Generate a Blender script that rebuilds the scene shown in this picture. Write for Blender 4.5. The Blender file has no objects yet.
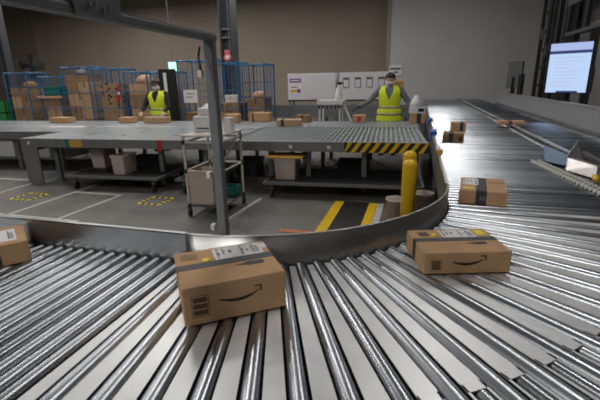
import bpy, bmesh, math, random
from mathutils import Vector, Matrix
rnd = random.Random(7)
S = bpy.context.scene
COL = S.collection
PI = math.pi
R = math.radians

# ------------------------------------------------------------------ camera, world, exposure
def make_camera():
    pitch, yaw, roll = R(16.5), R(16.2), R(-1.1)
    fw = Vector((-math.sin(yaw)*math.cos(pitch), math.cos(yaw)*math.cos(pitch), -math.sin(pitch)))
    rt = Vector((math.cos(yaw), math.sin(yaw), 0)); up = rt.cross(fw)
    r2 = rt*math.cos(roll)+up*math.sin(roll); u2 = -rt*math.sin(roll)+up*math.cos(roll)
    m = Matrix((( r2.x, u2.x, -fw.x, 0), (r2.y, u2.y, -fw.y, 0), (r2.z, u2.z, -fw.z, 1.65), (0, 0, 0, 1)))
    cd = bpy.data.cameras.new('camera'); cd.sensor_width = 36; cd.lens = 24; cd.clip_start = 0.05
    cam = bpy.data.objects.new('camera', cd); cam.matrix_world = m; COL.objects.link(cam); S.camera = cam
make_camera()
S.view_settings.view_transform = 'Standard'; S.view_settings.look = 'None'
S.view_settings.gamma = 1; S.view_settings.use_curve_mapping = False
S.view_settings.exposure = 0.65
S.cycles.filter_width = 1.8; S.cycles.denoising_input_passes = 'RGB_ALBEDO'; S.cycles.sample_clamp_indirect = 1.5; S.cycles.sample_clamp_direct = 4.0; S.cycles.blur_glossy = 1.0; S.cycles.caustics_reflective = True
w = bpy.data.worlds.new('world'); S.world = w; w.use_nodes = True
w.node_tree.nodes['Background'].inputs[0].default_value = (0.9, 0.95, 1, 1)
w.node_tree.nodes['Background'].inputs[1].default_value = 0.02
LAMP = 9.6          # strength of the ceiling tubes
LAMP_ROWS = [        # x, list of (y, strength factor); negative y: unseen lamps added as fill
    (.8, ((3.4, .8), (6.2, 1.2), (9.0, .7), (11.8, .8), (14.6, 1.3))),
    (-1.6, ((-5.0, 2.4), (-2.2, 2.4))),
    (-4.6, ((-5.0, 2.4), (-2.2, 2.2), (6.0, 2.3), (9.0, 2.1), (12.0, 2.4), (15.5, 2.6))),
    (-9.2, ((-2.2, 2.2), (6.0, 2.3), (9.4, 2.1), (13.0, 2.4), (16.6, 2.3))),
    (-14.0, ((4.4, 2.0), (8.8, 2.1), (13.4, 2.3), (17.0, 2.3))),
    (-18.0, ((6.6, 2.0), (12.0, 1.9), (16.0, 1.5))),
]

# ------------------------------------------------------------------ materials
def mat(name, col, rough=0.6, metal=0.0, var=0.0, scale=8.0, bump=0.0, emit=None, estr=0.0, stretch=None, rvar=0.0, alpha=1.0, trans=0.0, spec=None):
    m = bpy.data.materials.new(name); m.use_nodes = True
    nt = m.node_tree; b = nt.nodes['Principled BSDF']
    b.inputs['Base Color'].default_value = (*col, 1); b.inputs['Roughness'].default_value = rough
    b.inputs['Metallic'].default_value = metal
    if spec is not None: b.inputs['Specular IOR Level'].default_value = spec
    if emit: b.inputs['Emission Color'].default_value = (*emit, 1); b.inputs['Emission Strength'].default_value = estr
    b.inputs['Alpha'].default_value = alpha; b.inputs['Transmission Weight'].default_value = trans
    if var or bump or rvar:
        tc = nt.nodes.new('ShaderNodeTexCoord'); mp = nt.nodes.new('ShaderNodeMapping')
        nt.links.new(tc.outputs['Object'], mp.inputs[0])
        if stretch: mp.inputs['Scale'].default_value = stretch
        n = nt.nodes.new('ShaderNodeTexNoise'); n.inputs['Scale'].default_value = scale; n.inputs['Detail'].default_value = 6
        nt.links.new(mp.outputs[0], n.inputs['Vector'])
        if var:
            mx = nt.nodes.new('ShaderNodeMix'); mx.data_type = 'RGBA'
            mr = nt.nodes.new('ShaderNodeMapRange'); mr.inputs[1].default_value = .3; mr.inputs[2].default_value = .7
            nt.links.new(n.outputs[0], mr.inputs[0]); nt.links.new(mr.outputs[0], mx.inputs[0])
            mx.inputs[6].default_value = (*[c*(1-var) for c in col], 1); mx.inputs[7].default_value = (*[min(1, c*(1+var)) for c in col], 1)
            nt.links.new(mx.outputs[2], b.inputs['Base Color'])
        if rvar:
            mr2 = nt.nodes.new('ShaderNodeMapRange'); mr2.inputs[1].default_value = .3; mr2.inputs[2].default_value = .7
            mr2.inputs[3].default_value = max(.02, rough-rvar); mr2.inputs[4].default_value = rough+rvar
            nt.links.new(n.outputs[0], mr2.inputs[0]); nt.links.new(mr2.outputs[0], b.inputs['Roughness'])
        if bump:
            bp = nt.nodes.new('ShaderNodeBump'); bp.inputs['Strength'].default_value = bump; bp.inputs['Distance'].default_value = .01
            nt.links.new(n.outputs[0], bp.inputs['Height']); nt.links.new(bp.outputs[0], b.inputs['Normal'])
    return m
def spots_mat(name, col, dark, scale):
    m = bpy.data.materials.new(name); m.use_nodes = True; nt = m.node_tree; b = nt.nodes['Principled BSDF']
    b.inputs['Roughness'].default_value = .85
    tc = nt.nodes.new('ShaderNodeTexCoord'); v = nt.nodes.new('ShaderNodeTexVoronoi'); v.inputs['Scale'].default_value = scale
    nt.links.new(tc.outputs['Object'], v.inputs['Vector'])
    lt = nt.nodes.new('ShaderNodeMath'); lt.operation = 'LESS_THAN'; lt.inputs[1].default_value = .33
    nt.links.new(v.outputs['Distance'], lt.inputs[0])
    mx = nt.nodes.new('ShaderNodeMix'); mx.data_type = 'RGBA'; mx.inputs[6].default_value = (*col, 1); mx.inputs[7].default_value = (*dark, 1)
    nt.links.new(lt.outputs[0], mx.inputs[0]); nt.links.new(mx.outputs[2], b.inputs['Base Color'])
    return m
def roller_mat():
    m = bpy.data.materials.new('zinc_roller_steel'); m.use_nodes = True; nt = m.node_tree; b = nt.nodes['Principled BSDF']
    b.inputs['Metallic'].default_value = 1.0
    oi = nt.nodes.new('ShaderNodeObjectInfo')
    r = nt.nodes.new('ShaderNodeMapRange'); r.inputs[3].default_value = .26; r.inputs[4].default_value = .34
    nt.links.new(oi.outputs['Random'], r.inputs[0]); nt.links.new(r.outputs[0], b.inputs['Roughness'])
    mx = nt.nodes.new('ShaderNodeMix'); mx.data_type = 'RGBA'; mx.inputs[6].default_value = (.48, .51, .56, 1); mx.inputs[7].default_value = (.64, .67, .73, 1)
    nt.links.new(oi.outputs['Random'], mx.inputs[0]); nt.links.new(mx.outputs[2], b.inputs['Base Color'])
    return m
def wall_mat(name, col):
    return mat(name, col, .75, var=.04, scale=.6)
M = dict(
    floor=mat('concrete_floor', (.150, .143, .136), .55, var=.28, scale=2.2, bump=.05, rvar=.1),
    brown=wall_mat('beige_wall_paint', (.30, .252, .205)),
    white=wall_mat('white_wall_paint', (.50, .50, .51)),
    ceil=mat('dark_ceiling', (.16, .16, .165), .9),
    dark=mat('dark_steel', (.03, .031, .034), .5, .3),
    black=mat('black_plastic', (.012, .012, .013), .45),
    column=mat('grey_steel_column', (.07, .075, .085), .5, .2),
    roller=roller_mat(),
    plate=mat('galvanised_plate', (.78, .79, .80), .42, .45, var=.05, scale=9, rvar=.04, bump=.02),
    guard=mat('stainless_guard', (.38, .385, .38), .34, .9, var=.10, scale=3.5, rvar=.03),
    frame=mat('grey_painted_steel', (.17, .18, .19), .42, .2, var=.06, scale=5),
    fascia=mat('grey_fascia_paint', (.21, .215, .22), .45, .2, var=.05, scale=4),
    rollerdull=mat('dull_roller_steel', (.36, .385, .40), .45, .55),
    deck=mat('grey_belt_surface', (.26, .285, .305), .33, .25, var=.08, scale=3, rvar=.06),
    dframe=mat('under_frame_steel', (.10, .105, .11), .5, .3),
    gantry=mat('gantry_grey_paint', (.20, .212, .222), .5, .15, var=.08, scale=6),
    card=mat('brown_cardboard', (.50, .305, .16), .82, var=.07, scale=14),
    card2=mat('pale_cardboard', (.47, .31, .18), .85, var=.08, scale=10),
    card3=mat('dark_cardboard', (.29, .175, .09), .85, var=.1, scale=10),
    cardspot=spots_mat('spotted_cardboard', (.36, .22, .115), (.05, .035, .02), 7),
    cardpink=mat('rosy_cardboard', (.52, .32, .21), .8, var=.06, scale=10),
    print_=mat('black_print', (.02, .017, .014), .6),
    brownprint=mat('brown_print', (.10, .055, .03), .7),
    tape=mat('dark_patterned_tape', (.030, .034, .040), .6, var=.5, scale=60),
    tapegrey=mat('grey_patterned_tape', (.045, .048, .055), .6, var=.55, scale=70),
    label=mat('white_label_paper', (.74, .73, .73), .6),
    labeltext=mat('label_print', (.12, .12, .13), .6),
    yellow=mat('yellow_paint', (.80, .52, .01), .4, var=.05, scale=5),
    sticker=mat('yellow_sticker', (.85, .68, .02), .5),
    hazblack=mat('hazard_black', (.02, .017, .017), .5),
    red=mat('red_paint', (.5, .02, .02), .5),
    orange=mat('orange_floor_tape', (.62, .20, .06), .6, var=.15, scale=9),
    lane=mat('white_floor_paint', (.50, .49, .47), .6, var=.2, scale=12),
    blue=mat('blue_cage_paint', (.025, .13, .30), .45, .2),
    bluebright=mat('blue_clip_plastic', (.03, .12, .5), .45),
    teal=mat('teal_plastic', (.01, .18, .15), .5),
    green=mat('green_crate_plastic', (.03, .22, .06), .5),
    cream=mat('cream_pipe', (.62, .55, .47), .45),
    bin=mat('beige_bin_plastic', (.50, .42, .37), .6, var=.04, scale=6),
    whiteplastic=mat('white_plastic', (.72, .71, .70), .5),
    cabinet=mat('white_cabinet', (.66, .64, .68), .55),
    purple=mat('purple_print', (.16, .06, .30), .6),
    gold=mat('gold_print', (.62, .36, .06), .6),
    chain=mat('pale_wheel_plastic', (.75, .72, .68), .5),
    bluegrey=mat('blue_grey_plate', (.22, .29, .36), .35, .5),
    rail=mat('aluminium_rail', (.68, .66, .65), .3, .8),
    barrier=mat('grey_barrier_panel', (.27, .275, .29), .5, .2, var=.05, scale=3),
    rack=mat('rack_steel', (.022, .022, .024), .6, .2),
    racklight=mat('rack_pale_steel', (.10, .10, .105), .5, .3),
    curtain=mat('grey_curtain_panel', (.17, .17, .175), .8, var=.1, scale=4),
    screen=mat('lit_screen', (.02, .02, .02), .3, emit=(.44, .58, .82), estr=.72),
    screenbar=mat('lit_screen_bar', (.01, .01, .02), .3, emit=(.02, .03, .10), estr=1.0),
    screenhead=mat('lit_screen_header', (.02, .02, .02), .3, emit=(.40, .48, .80), estr=.65),
    screentext=mat('lit_screen_text', (.02, .02, .02), .3, emit=(.36, .46, .62), estr=.8),
    exitsign=mat('exit_sign_glow', (.1, .3, .2), .4, emit=(.45, .95, .75), estr=1.0),
    pink=mat('pink_sign', (.72, .16, .17), .5),
    vest=mat('fluorescent_yellow_fabric', (.72, .86, .03), .75),
    band=mat('silver_reflective_band', (.33, .35, .25), .4, .3),
    skin=mat('skin', (.52, .33, .25), .6),
    hair=mat('dark_hair', (.012, .010, .010), .6),
    mask=mat('white_face_mask', (.70, .66, .68), .8),
    greyfabric=mat('grey_shirt_fabric', (.17, .18, .20), .9, var=.1, scale=20),
    blackfabric=mat('black_shirt_fabric', (.015, .015, .017), .9),
    trousers=mat('navy_trousers', (.025, .027, .035), .9),
    glove=mat('dark_glove', (.03, .025, .04), .8),
    shoe=mat('dark_shoe', (.03, .03, .03), .6),
    wheel=mat('rubber_wheel', (.03, .03, .03), .6),
    bag=mat('clear_plastic_wrap', (.66, .66, .64), .35),
    lamp=mat('lamp_diffuser', (.8, .8, .8), .5, emit=(1, .97, .92), estr=LAMP),
    lamphouse=mat('lamp_housing', (.4, .4, .4), .5),
    shadowpan=mat('roller_shadow_pan', (.02, .02, .021), .7),  # near-black sheet under the rollers, shadow put into its colour
)

# ------------------------------------------------------------------ mesh builder
class MB:
    def __init__(s): s.v = []; s.f = []; s.m = []; s.sm = []; s.mi = 0
    def add(s, vs, fs, smooth=False, mi=None):
        o = len(s.v); s.v += [tuple(v) for v in vs]
        for f in fs: s.f.append([i+o for i in f]); s.m.append(s.mi if mi is None else mi); s.sm.append(smooth)
        return s
    def box(s, x0, x1, y0, y1, z0, z1, T=None, mi=None):
        vs = [Vector((x, y, z)) for z in (z0, z1) for y in (y0, y1) for x in (x0, x1)]
        if T is not None: vs = [T @ v for v in vs]
        return s.add(vs, [(0, 2, 3, 1), (4, 5, 7, 6), (0, 1, 5, 4), (2, 6, 7, 3), (0, 4, 6, 2), (1, 3, 7, 5)], mi=mi)
    def frames(s, d):
        d = d.normalized(); a = Vector((0, 0, 1)) if abs(d.z) < .9 else Vector((0, 1, 0))
        u = d.cross(a).normalized(); return u, u.cross(d).normalized()
    def bar(s, a, b, w, h=None, mi=None):
        a = Vector(a); b = Vector(b); h = h or w; u, v = s.frames(b-a); vs = []
        for p in (a, b):
            for q, r in ((-1, -1), (1, -1), (1, 1), (-1, 1)): vs.append(p+u*q*w/2+v*r*h/2)
        return s.add(vs, [(3, 2, 1, 0), (4, 5, 6, 7), (0, 1, 5, 4), (1, 2, 6, 5), (2, 3, 7, 6), (3, 0, 4, 7)], mi=mi)
    def tube(s, a, b, r, r2=None, n=12, cap=True, mi=None):
        a = Vector(a); b = Vector(b); r2 = r if r2 is None else r2; u, v = s.frames(b-a)
        vs = [p+(u*math.cos(2*PI*i/n)+v*math.sin(2*PI*i/n))*q for p, q in ((a, r), (b, r2)) for i in range(n)]
        o = len(s.v)
        s.add(vs, [(i, (i+1) % n, n+(i+1) % n, n+i) for i in range(n)], True, mi)
        if cap: s.add(vs, [tuple(reversed(range(n))), tuple(range(n, 2*n))], False, mi)
        return s
    def path(s, pts, r, n=8, mi=None):
        for a, b in zip(pts, pts[1:]): s.tube(a, b, r, n=n, mi=mi)
        return s
    def lathe(s, prof, n=24, c=(0, 0, 0), mi=None, sx=1, sy=1):
        vs = [(c[0]+r*sx*math.cos(2*PI*i/n), c[1]+r*sy*math.sin(2*PI*i/n), c[2]+z) for r, z in prof for i in range(n)]
        k = len(prof); fs = [(j*n+i, j*n+(i+1) % n, (j+1)*n+(i+1) % n, (j+1)*n+i) for j in range(k-1) for i in range(n)]
        return s.add(vs, fs, True, mi)
    def ell(s, c, rx, ry, rz, n=16, T=None, mi=None):
        c = Vector(c); vs = []; k = n//2
        for j in range(1, k):
            a = PI*j/k
            for i in range(n):
                b = 2*PI*i/n; p = Vector((rx*math.sin(a)*math.cos(b), ry*math.sin(a)*math.sin(b), rz*math.cos(a)))
                vs.append(c+(T @ p if T else p))
        top = Vector((0, 0, rz)); bot = Vector((0, 0, -rz))
        vs.append(c+(T @ top if T else top)); vs.append(c+(T @ bot if T else bot))
        fs = [(j*n+i, (j+1)*n+i, (j+1)*n+(i+1) % n, j*n+(i+1) % n) for j in range(k-2) for i in range(n)]
        t = len(vs)-2
        fs += [(t, i, (i+1) % n) for i in range(n)] + [(t+1, (k-2)*n+(i+1) % n, (k-2)*n+i) for i in range(n)]
        return s.add(vs, fs, True, mi)
    def poly(s, pts2, place, th, mi=None):
        """extrude 2D polygon; place(x,y,h)->3D"""
        n = len(pts2)
        vs = [place(x, y, 0) for x, y in pts2]+[place(x, y, th) for x, y in pts2]
        return s.add(vs, [tuple(reversed(range(n))), tuple(range(n, 2*n))]+[(i, (i+1) % n, n+(i+1) % n, n+i) for i in range(n)], mi=mi)
    def build(s, name, mats, parent=None, bevel=0, fix=True):
        me = bpy.data.meshes.new(name); me.from_pydata(s.v, [], s.f)
        for m in (mats if isinstance(mats, (list, tuple)) else [mats]): me.materials.append(M[m] if isinstance(m, str) else m)
        for p, mi, sm in zip(me.polygons, s.m, s.sm): p.material_index = mi; p.use_smooth = sm
        if fix:
            bm = bmesh.new(); bm.from_mesh(me); bmesh.ops.recalc_face_normals(bm, faces=bm.faces); bm.to_mesh(me); bm.free()
        o = bpy.data.objects.new(name, me); COL.objects.link(o)
        if parent: o.parent = parent
        if bevel:
            b = o.modifiers.new('bevel', 'BEVEL'); b.width = bevel; b.segments = 2; b.limit_method = 'ANGLE'
        return o
def tag(o, label=None, cat=None, group=None, kind=None):
    for k, v in (('label', label), ('category', cat), ('group', group), ('kind', kind)):
        if v: o[k] = v
    return o
def empty(name, loc=(0, 0, 0), rz=0, **k):
    o = bpy.data.objects.new(name, None); COL.objects.link(o); o.location = loc; o.rotation_euler = (0, 0, rz)
    o.empty_display_size = .1
    return tag(o, **k)
def copy_tree(o, parent=None):
    c = o.copy(); COL.objects.link(c); c.parent = parent
    for ch in list(o.children): copy_tree(ch, c)
    return c
def struct(o): o['kind'] = 'structure'; return o
def text_mesh(body, size, name, m, parent, T, mirror=False):
    cu = bpy.data.curves.new(name, 'FONT'); cu.body = body; cu.size = size; cu.extrude = .0004
    cu.align_x = 'CENTER'; cu.align_y = 'CENTER'
    tmp = bpy.data.objects.new(name, cu); COL.objects.link(tmp)
    dg = bpy.context.evaluated_depsgraph_get(); me = bpy.data.meshes.new_from_object(tmp.evaluated_get(dg))
    bpy.data.objects.remove(tmp)
    me.transform(T); me.materials.clear(); me.materials.append(M[m])
    o = bpy.data.objects.new(name, me); COL.objects.link(o); o.parent = parent
    return o

# ------------------------------------------------------------------ the room
struct(MB().box(-28, 5, -9, 22, -.2, 0).build('floor', 'floor'))
struct(MB().box(-28, 5, -9, 22, 6.6, 6.8).build('ceiling', 'ceil'))
struct(MB().box(-28, -1.32, 20.4, 20.7, 0, 6.6).build('wall_back', 'brown'))
struct(MB().box(-1.32, 5, 19.0, 20.7, 0, 6.6).build('wall_white', 'white'))
struct(MB().box(4.7, 5, -9, 19, 0, 6.6).build('wall_right', 'rack'))
struct(MB().box(-28.2, -28, -9, 20.7, 0, 6.6).build('wall_left', 'brown'))
struct(MB().box(-28, 5, -9.2, -9, 0, 6.6).build('wall_front', 'white'))
struct(MB().box(-1.40, -1.30, 20.2, 20.4, 0, 6.6).box(-1.45, -1.3, 18.97, 19.0, 0, 6.6).build('trim_1', 'brown'))

# lamps in rows under the ceiling, with added fill behind the camera
lamp0 = None; k = 0
for x, ys in LAMP_ROWS:
    for y, fac in ys:
        mname = 'lamp%.2f' % fac
        if mname not in M: M[mname] = mat('lamp_diffuser', (.8, .8, .8), .5, emit=(1, .97, .92), estr=.9)
        r = empty('ceiling_lamp', (x, y, 5.6), label='long tube lamp hung under the dark ceiling in rows, the ones behind the camera added fill', cat='lamp', group='ceiling tube lamps')
        MB().box(-.22, .22, -.75, .75, .05, .10).tube((0, -.6, .1), (0, -.6, 1.0), .006, n=6).tube((0, .6, .1), (0, .6, 1.0), .006, n=6).build('housing', 'lamphouse', r)
        MB().box(-.20, .20, -.72, .72, .02, .05).build('diffuser', mname, r)
        ld = bpy.data.lights.new('lamp_light', 'AREA'); ld.shape = 'RECTANGLE'; ld.size = .44; ld.size_y = 1.5
        ld.energy = LAMP*fac*PI*.44*1.5; ld.color = (1, .97, .92)
        lo = bpy.data.objects.new('lamp_light', ld); COL.objects.link(lo); lo.parent = r; lo.location = (0, 0, .015)

# ------------------------------------------------------------------ roller conveyors
CX, CY, RI, RO = -1.04, 2.86, 1.29, 2.61
ZT = .82
def roller_mesh(a, b, r1, r2, name, parent):
    """a roller, its top line level at ZT"""
    a = Vector(a); b = Vector(b); d = (b-a).normalized()
    mb = MB()
    A = Vector((a.x, a.y, ZT-r1)); B = Vector((b.x, b.y, ZT-r2)); dd = (B-A).normalized()
    mb.tube(A, B, r1, r2, n=32, mi=0)
    mb.tube(A-dd*.012, A, .008, n=8, mi=1); mb.tube(B, B+dd*.012, .008, n=8, mi=1)
    return mb.build(name, ['roller', 'dark'], parent)
# --- curve
curve = empty('curved_roller_conveyor', (CX, CY, 0), label='curved conveyor of tapered steel rollers bending round the yellow bollards', cat='conveyor')
def pol(r, a, z): return Vector((r*math.sin(a), -r*math.cos(a), z))
STEP = PI/2/24
def rad(r): return .0225+(r-RI)*.0095
for i in range(24):
    a = STEP*(i+.667)
    roller_mesh(pol(RI+.005, a, 0), pol(RO-.01, a, 0), rad(RI), rad(RO), 'roller', curve)
    a2 = a+STEP/2
    if a2 < PI/2: roller_mesh(pol(2.235, a2, 0), pol(RO-.01, a2, 0), .0185, .023, 'short_roller', curve)
    # filler plate on each side of the short roller
    mb = MB(); e = .006
    def edge(r, s): return a+(rad(r)+e)/r if s < 0 else a+STEP-(rad(r)+e)/r
    rs = [RI+.02, 1.6, 1.9, 2.19]
    th = .003; zt = ZT-.012
    vs = []
    for r in rs:
        for s in (-1, 1):
            p = pol(r, edge(r, s), zt); vs += [p, p-Vector((0, 0, th))]
    fs = []
    for q in range(len(rs)-1):
        o = q*4; fs += [(o, o+2, o+6, o+4), (o+1, o+5, o+7, o+3), (o, o+4, o+5, o+1), (o+2, o+3, o+7, o+6)]
    fs += [(0, 1, 3, 2), (12, 14, 15, 13)]
    mb.add(vs, fs)
    for s in (-1, 1):      # narrow strips beside the short roller
        vs = []
        for r in (2.19, RO-.02):
            ea = edge(r, s); eb = a2+s*.028/r
            for an in (ea, eb):
                p = pol(r, an, zt); vs += [p, p-Vector((0, 0, th))]
        mb.add(vs, [(0, 2, 6, 4), (1, 5, 7, 3), (0, 4, 5, 1), (2, 3, 7, 6), (0, 1, 3, 2), (4, 6, 7, 5)])
    mb.add([pol(r, an, z) for r in (2.19, 2.222) for an in (edge(2.2, -1), edge(2.2, 1)) for z in (zt, zt-th)], [(0, 2, 6, 4), (1, 5, 7, 3), (0, 4, 5, 1), (2, 3, 7, 6), (0, 1, 3, 2), (4, 6, 7, 5)])
    if i < 23: mb.build('filler_plate', 'plate', curve)
# filler between the first tapered roller and the straight lane
mb = MB(); vs = []
for r in (RI+.02, 1.9, RO-.02):
    for an in (.008/r, STEP*.667-(rad(r)+.006)/r):
        p = pol(r, max(an, .004), ZT-.012); vs += [p, p-Vector((0, 0, .003))]
mb.add(vs, [(0, 2, 6, 4), (1, 5, 7, 3), (4, 6, 10, 8), (5, 9, 11, 7), (0, 4, 5, 1), (4, 8, 9, 5), (2, 3, 7, 6), (6, 7, 11, 10), (0, 1, 3, 2), (8, 10, 11, 9)])
mb.build('filler_plate', 'plate', curve)
def ring_sector(mb, r0, r1, a0, a1, z0, z1, n=40):
    vs = []
    for i in range(n+1):
        a = a0+(a1-a0)*i/n
        vs += [pol(r0, a, z0), pol(r1, a, z0), pol(r1, a, z1), pol(r0, a, z1)]
    fs = [(4*i+j, 4*i+(j+1) % 4, 4*i+4+(j+1) % 4, 4*i+4+j) for i in range(n) for j in range(4)]
    fs += [(0, 1, 2, 3), (4*n+3, 4*n+2, 4*n+1, 4*n)]
    o = len(mb.f); mb.add(vs, fs, True)
    for q in (len(mb.f)-1, len(mb.f)-2): mb.sm[q] = False
    return mb
mb = MB(); ring_sector(mb, RI, RO, 0, PI/2, .62, .64); mb.build('pan', 'shadowpan', curve)
mb = MB(); ring_sector(mb, RI-.012, RI-.008, 0, PI/2, .60, .955)
ob = mb.build('inner_guard', 'guard', curve); 
for p in ob.data.polygons: p.use_smooth = abs(p.normal.z) < .5
mb = MB(); ring_sector(mb, RI-.02, RI-.008, 0, PI/2, .950, .958); mb.build('guard_lip', 'rail', curve)
mb = MB(); ring_sector(mb, RO+.008, RO+.012, 0, PI/2, .60, .90); mb.build('outer_guard', 'guard', curve)
for a in (.05, .5, 1.05, 1.5):
    for r in (RI-.04, RO-.1):
        p = pol(r, a, 0); MB().box(p.x-.025, p.x+.025, p.y-.025, p.y+.025, 0, .62).build('leg', 'frame', curve)
mb = MB()
for ang, rr in ((R(14), RI),):   # bolted joint in the guard
    for z in (.84, .88, .92):
        p = pol(RI+.004, ang, z); mb.ell(p, .006, .006, .006, n=8)
mb.build('guard_bolt', 'dark', curve)

# --- straight, to the left
left = empty('straight_roller_conveyor', (CX, 1.57, 0), label='straight conveyor of closely set steel rollers carrying the carton at the left edge', cat='conveyor')
PL = .0665
for i in range(34):
    x = -.035-PL*i
    roller_mesh((x, -.005, 0), (x, -1.31, 0), .0245, .0245, 'roller', left)
MB().box(-2.4, -.0, -1.32, 0, .62, .64).build('pan', 'shadowpan', left)
MB().box(-2.4, 0, .008, .012, .60, .955).box(-2.4, 0, .008, .03, .950, .958).build('inner_guard', 'guard', left)
MB().box(-2.4, 0, -1.332, -1.328, .60, .90).build('outer_guard', 'guard', left)
for x in (-.2, -1.3, -2.3):
    for y in (.03, -1.25): MB().box(x-.025, x+.025, y-.025, y+.025, 0, .62).build('leg', 'frame', left)

# --- straight, going away
right = empty('straight_roller_conveyor', (.25, CY, 0), label='long straight roller conveyor running away to the white wall', cat='conveyor')
PR = .0765
mesh0 = None
nR = int((18.6-CY)/PR)
far = MB()
for i in range(nR):
    y = .035+PR*i
    if i < 100:
        if mesh0 is None: mesh0 = roller_mesh((.005, y, 0), (1.31, y, 0), .0245, .0245, 'roller', right); y0 = y
        else:
            c = mesh0.copy(); c.location = (0, y-y0, 0); COL.objects.link(c)
    else: far.tube((.005, y, ZT-.0245), (1.31, y, ZT-.0245), .0245, n=12)
tag(far.build('roller', 'roller', right), kind='stuff')
MB().box(0, 1.32, 0, 15.8, .62, .64).build('pan', 'shadowpan', right)
MB().box(-.012, -.008, 0, 15.8, .60, .955).box(-.03, -.008, 0, 3.1, .950, .958).build('inner_guard', 'guard', right)
for y in range(1, 16, 2):
    for x in (.05, 1.25): MB().box(x-.025, x+.025, y-.025, y+.025, 0, .62).build('leg', 'frame', right)

# --- second lane beyond the rail
side = empty('side_roller_conveyor', (1.62, 3.2, 0), label='dark roller lane between the pale divider rail and the grey barrier', cat='conveyor')
far = MB(); mesh0 = None
nS = int((18.6-3.2)/PR)
for i in range(nS):
    y = .035+PR*i
    if i < 100:
        if mesh0 is None: 
            mb = MB().tube((.02, y, ZT-.0265), (.84, y, ZT-.0265), .0245, n=24); mesh0 = mb.build('roller', 'roller', side); y0 = y
        else:
            c = mesh0.copy(); c.location = (0, y-y0, 0); COL.objects.link(c)
    else: far.tube((.02, y, ZT-.0265), (.84, y, ZT-.0265), .0245, n=12)
tag(far.build('roller', 'roller', side), kind='stuff')
MB().box(0, .86, 0, 15.4, .62, .64).build('pan', 'shadowpan', side)
for y in range(1, 15, 2):
    for x in (.05, .8): MB().box(x-.025, x+.025, y-.025, y+.025, 0, .62).build('leg', 'frame', side)

rl = empty('divider_rail', (1.595, 4.7, 0), label='long pale metal rail dividing the two roller lanes', cat='rail')
MB().box(-.02, .02, 0, 11.5, .862, .88).build('top_rail', 'rail', rl, bevel=.004)
MB().box(-.012, .012, 0, 13.8, .64, .862).build('rail_web', 'dframe', rl)
MB().box(-.075, -.055, -.25, 5.2, .815, .835).build('lower_rail', 'rail', rl)
MB().box(-.0555, -.018, 0, .03, .82, .84).box(-.0555, -.018, 2, 2.03, .82, .84).box(-.0555, -.018, 4.9, 4.93, .82, .84).build('bracket', 'dframe', rl)

br = empty('side_barrier', (2.5, 2.5, 0), label='grey sheet metal barrier along the far side of the side lane', cat='barrier')
MB().box(0, .03, 0, 12.4, .02, 1.19).build('panel', 'barrier', br)
MB().box(-.01, .09, 0, 12.4, 1.19, 1.215).build('top_cap', 'barrier', br, bevel=.004)
MB().box(-.03, -.001, 0, 12.4, .83, .87).build('foot_rail', 'racklight', br)

# ------------------------------------------------------------------ diverter at the end of the rail
dv = empty('belt_diverter', (1.30, 4.0, 0), label='angled metal diverter with small pale wheels at the near end of the rail', cat='diverter')
mb = MB()
a = Vector((-.12, .46, .837)); b = Vector((.04, -.72, .837)); n = 20
for i in range(n+1):
    p = a.lerp(b, i/n); d = (b-a).normalized(); nrm = Vector((d.y, -d.x, 0))
    for s in (-1, 1):
        q = p+nrm*.03*s; MB().tube(q-nrm*.009, q+nrm*.009, .017, n=12).build('wheel', 'chain', dv)
MB().bar(a+Vector((0, 0, -.004)), b+Vector((0, 0, -.004)), .022, .016).build('wheel_rail', 'dframe', dv)
MB().add([(-.05, .42, .850), (.20, 1.45, .862), (.255, .66, .862), (.07, .24, .850), (-.05, .42, .843), (.20, 1.45, .855), (.255, .66, .855), (.07, .24, .843)],
         [(0, 1, 2, 3), (7, 6, 5, 4), (0, 4, 5, 1), (1, 5, 6, 2), (2, 6, 7, 3), (3, 7, 4, 0)]).build('slide_plate', 'bluegrey', dv)
mb = MB(); mb.add([(.03, .08, .835), (.15, -.25, .835), (.165, -.20, .93), (.07, .20, .93), (.20, .20, .835), (.26, -.2, .835), (.20, -.19, .93), (.14, .22, .93)],
       [(0, 1, 2, 3), (4, 7, 6, 5), (0, 4, 5, 1), (1, 5, 6, 2), (2, 6, 7, 3), (3, 7, 4, 0)])
mb.build('housing', 'rail', dv, bevel=.003)
mb = MB().add([(.07, .21, .93), (.16, .09, .93), (.19, .37, 1.05), (.078, .216, .93), (.168, .096, .93), (.198, .376, 1.05)], [(0, 1, 2), (5, 4, 3), (0, 3, 4, 1), (1, 4, 5, 2), (2, 5, 3, 0)])
mb.build('triangular_flap', 'rack', dv)
MB().bar((.065, .21, .93), (.187, .373, 1.055), .008).build('flap_edge', 'frame', dv)
MB().tube((.36, .62, .885), (.30, -.10, .885), .05, n=20).build('drum', 'black', dv)
MB().box(.18, .40, -.20, .0, .84, .90).build('base_block', 'black', dv)
MB().tube((.10, -.40, .855), (.10, -.36, .885), .022, n=16).build('yellow_knob', 'yellow', dv)
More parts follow.
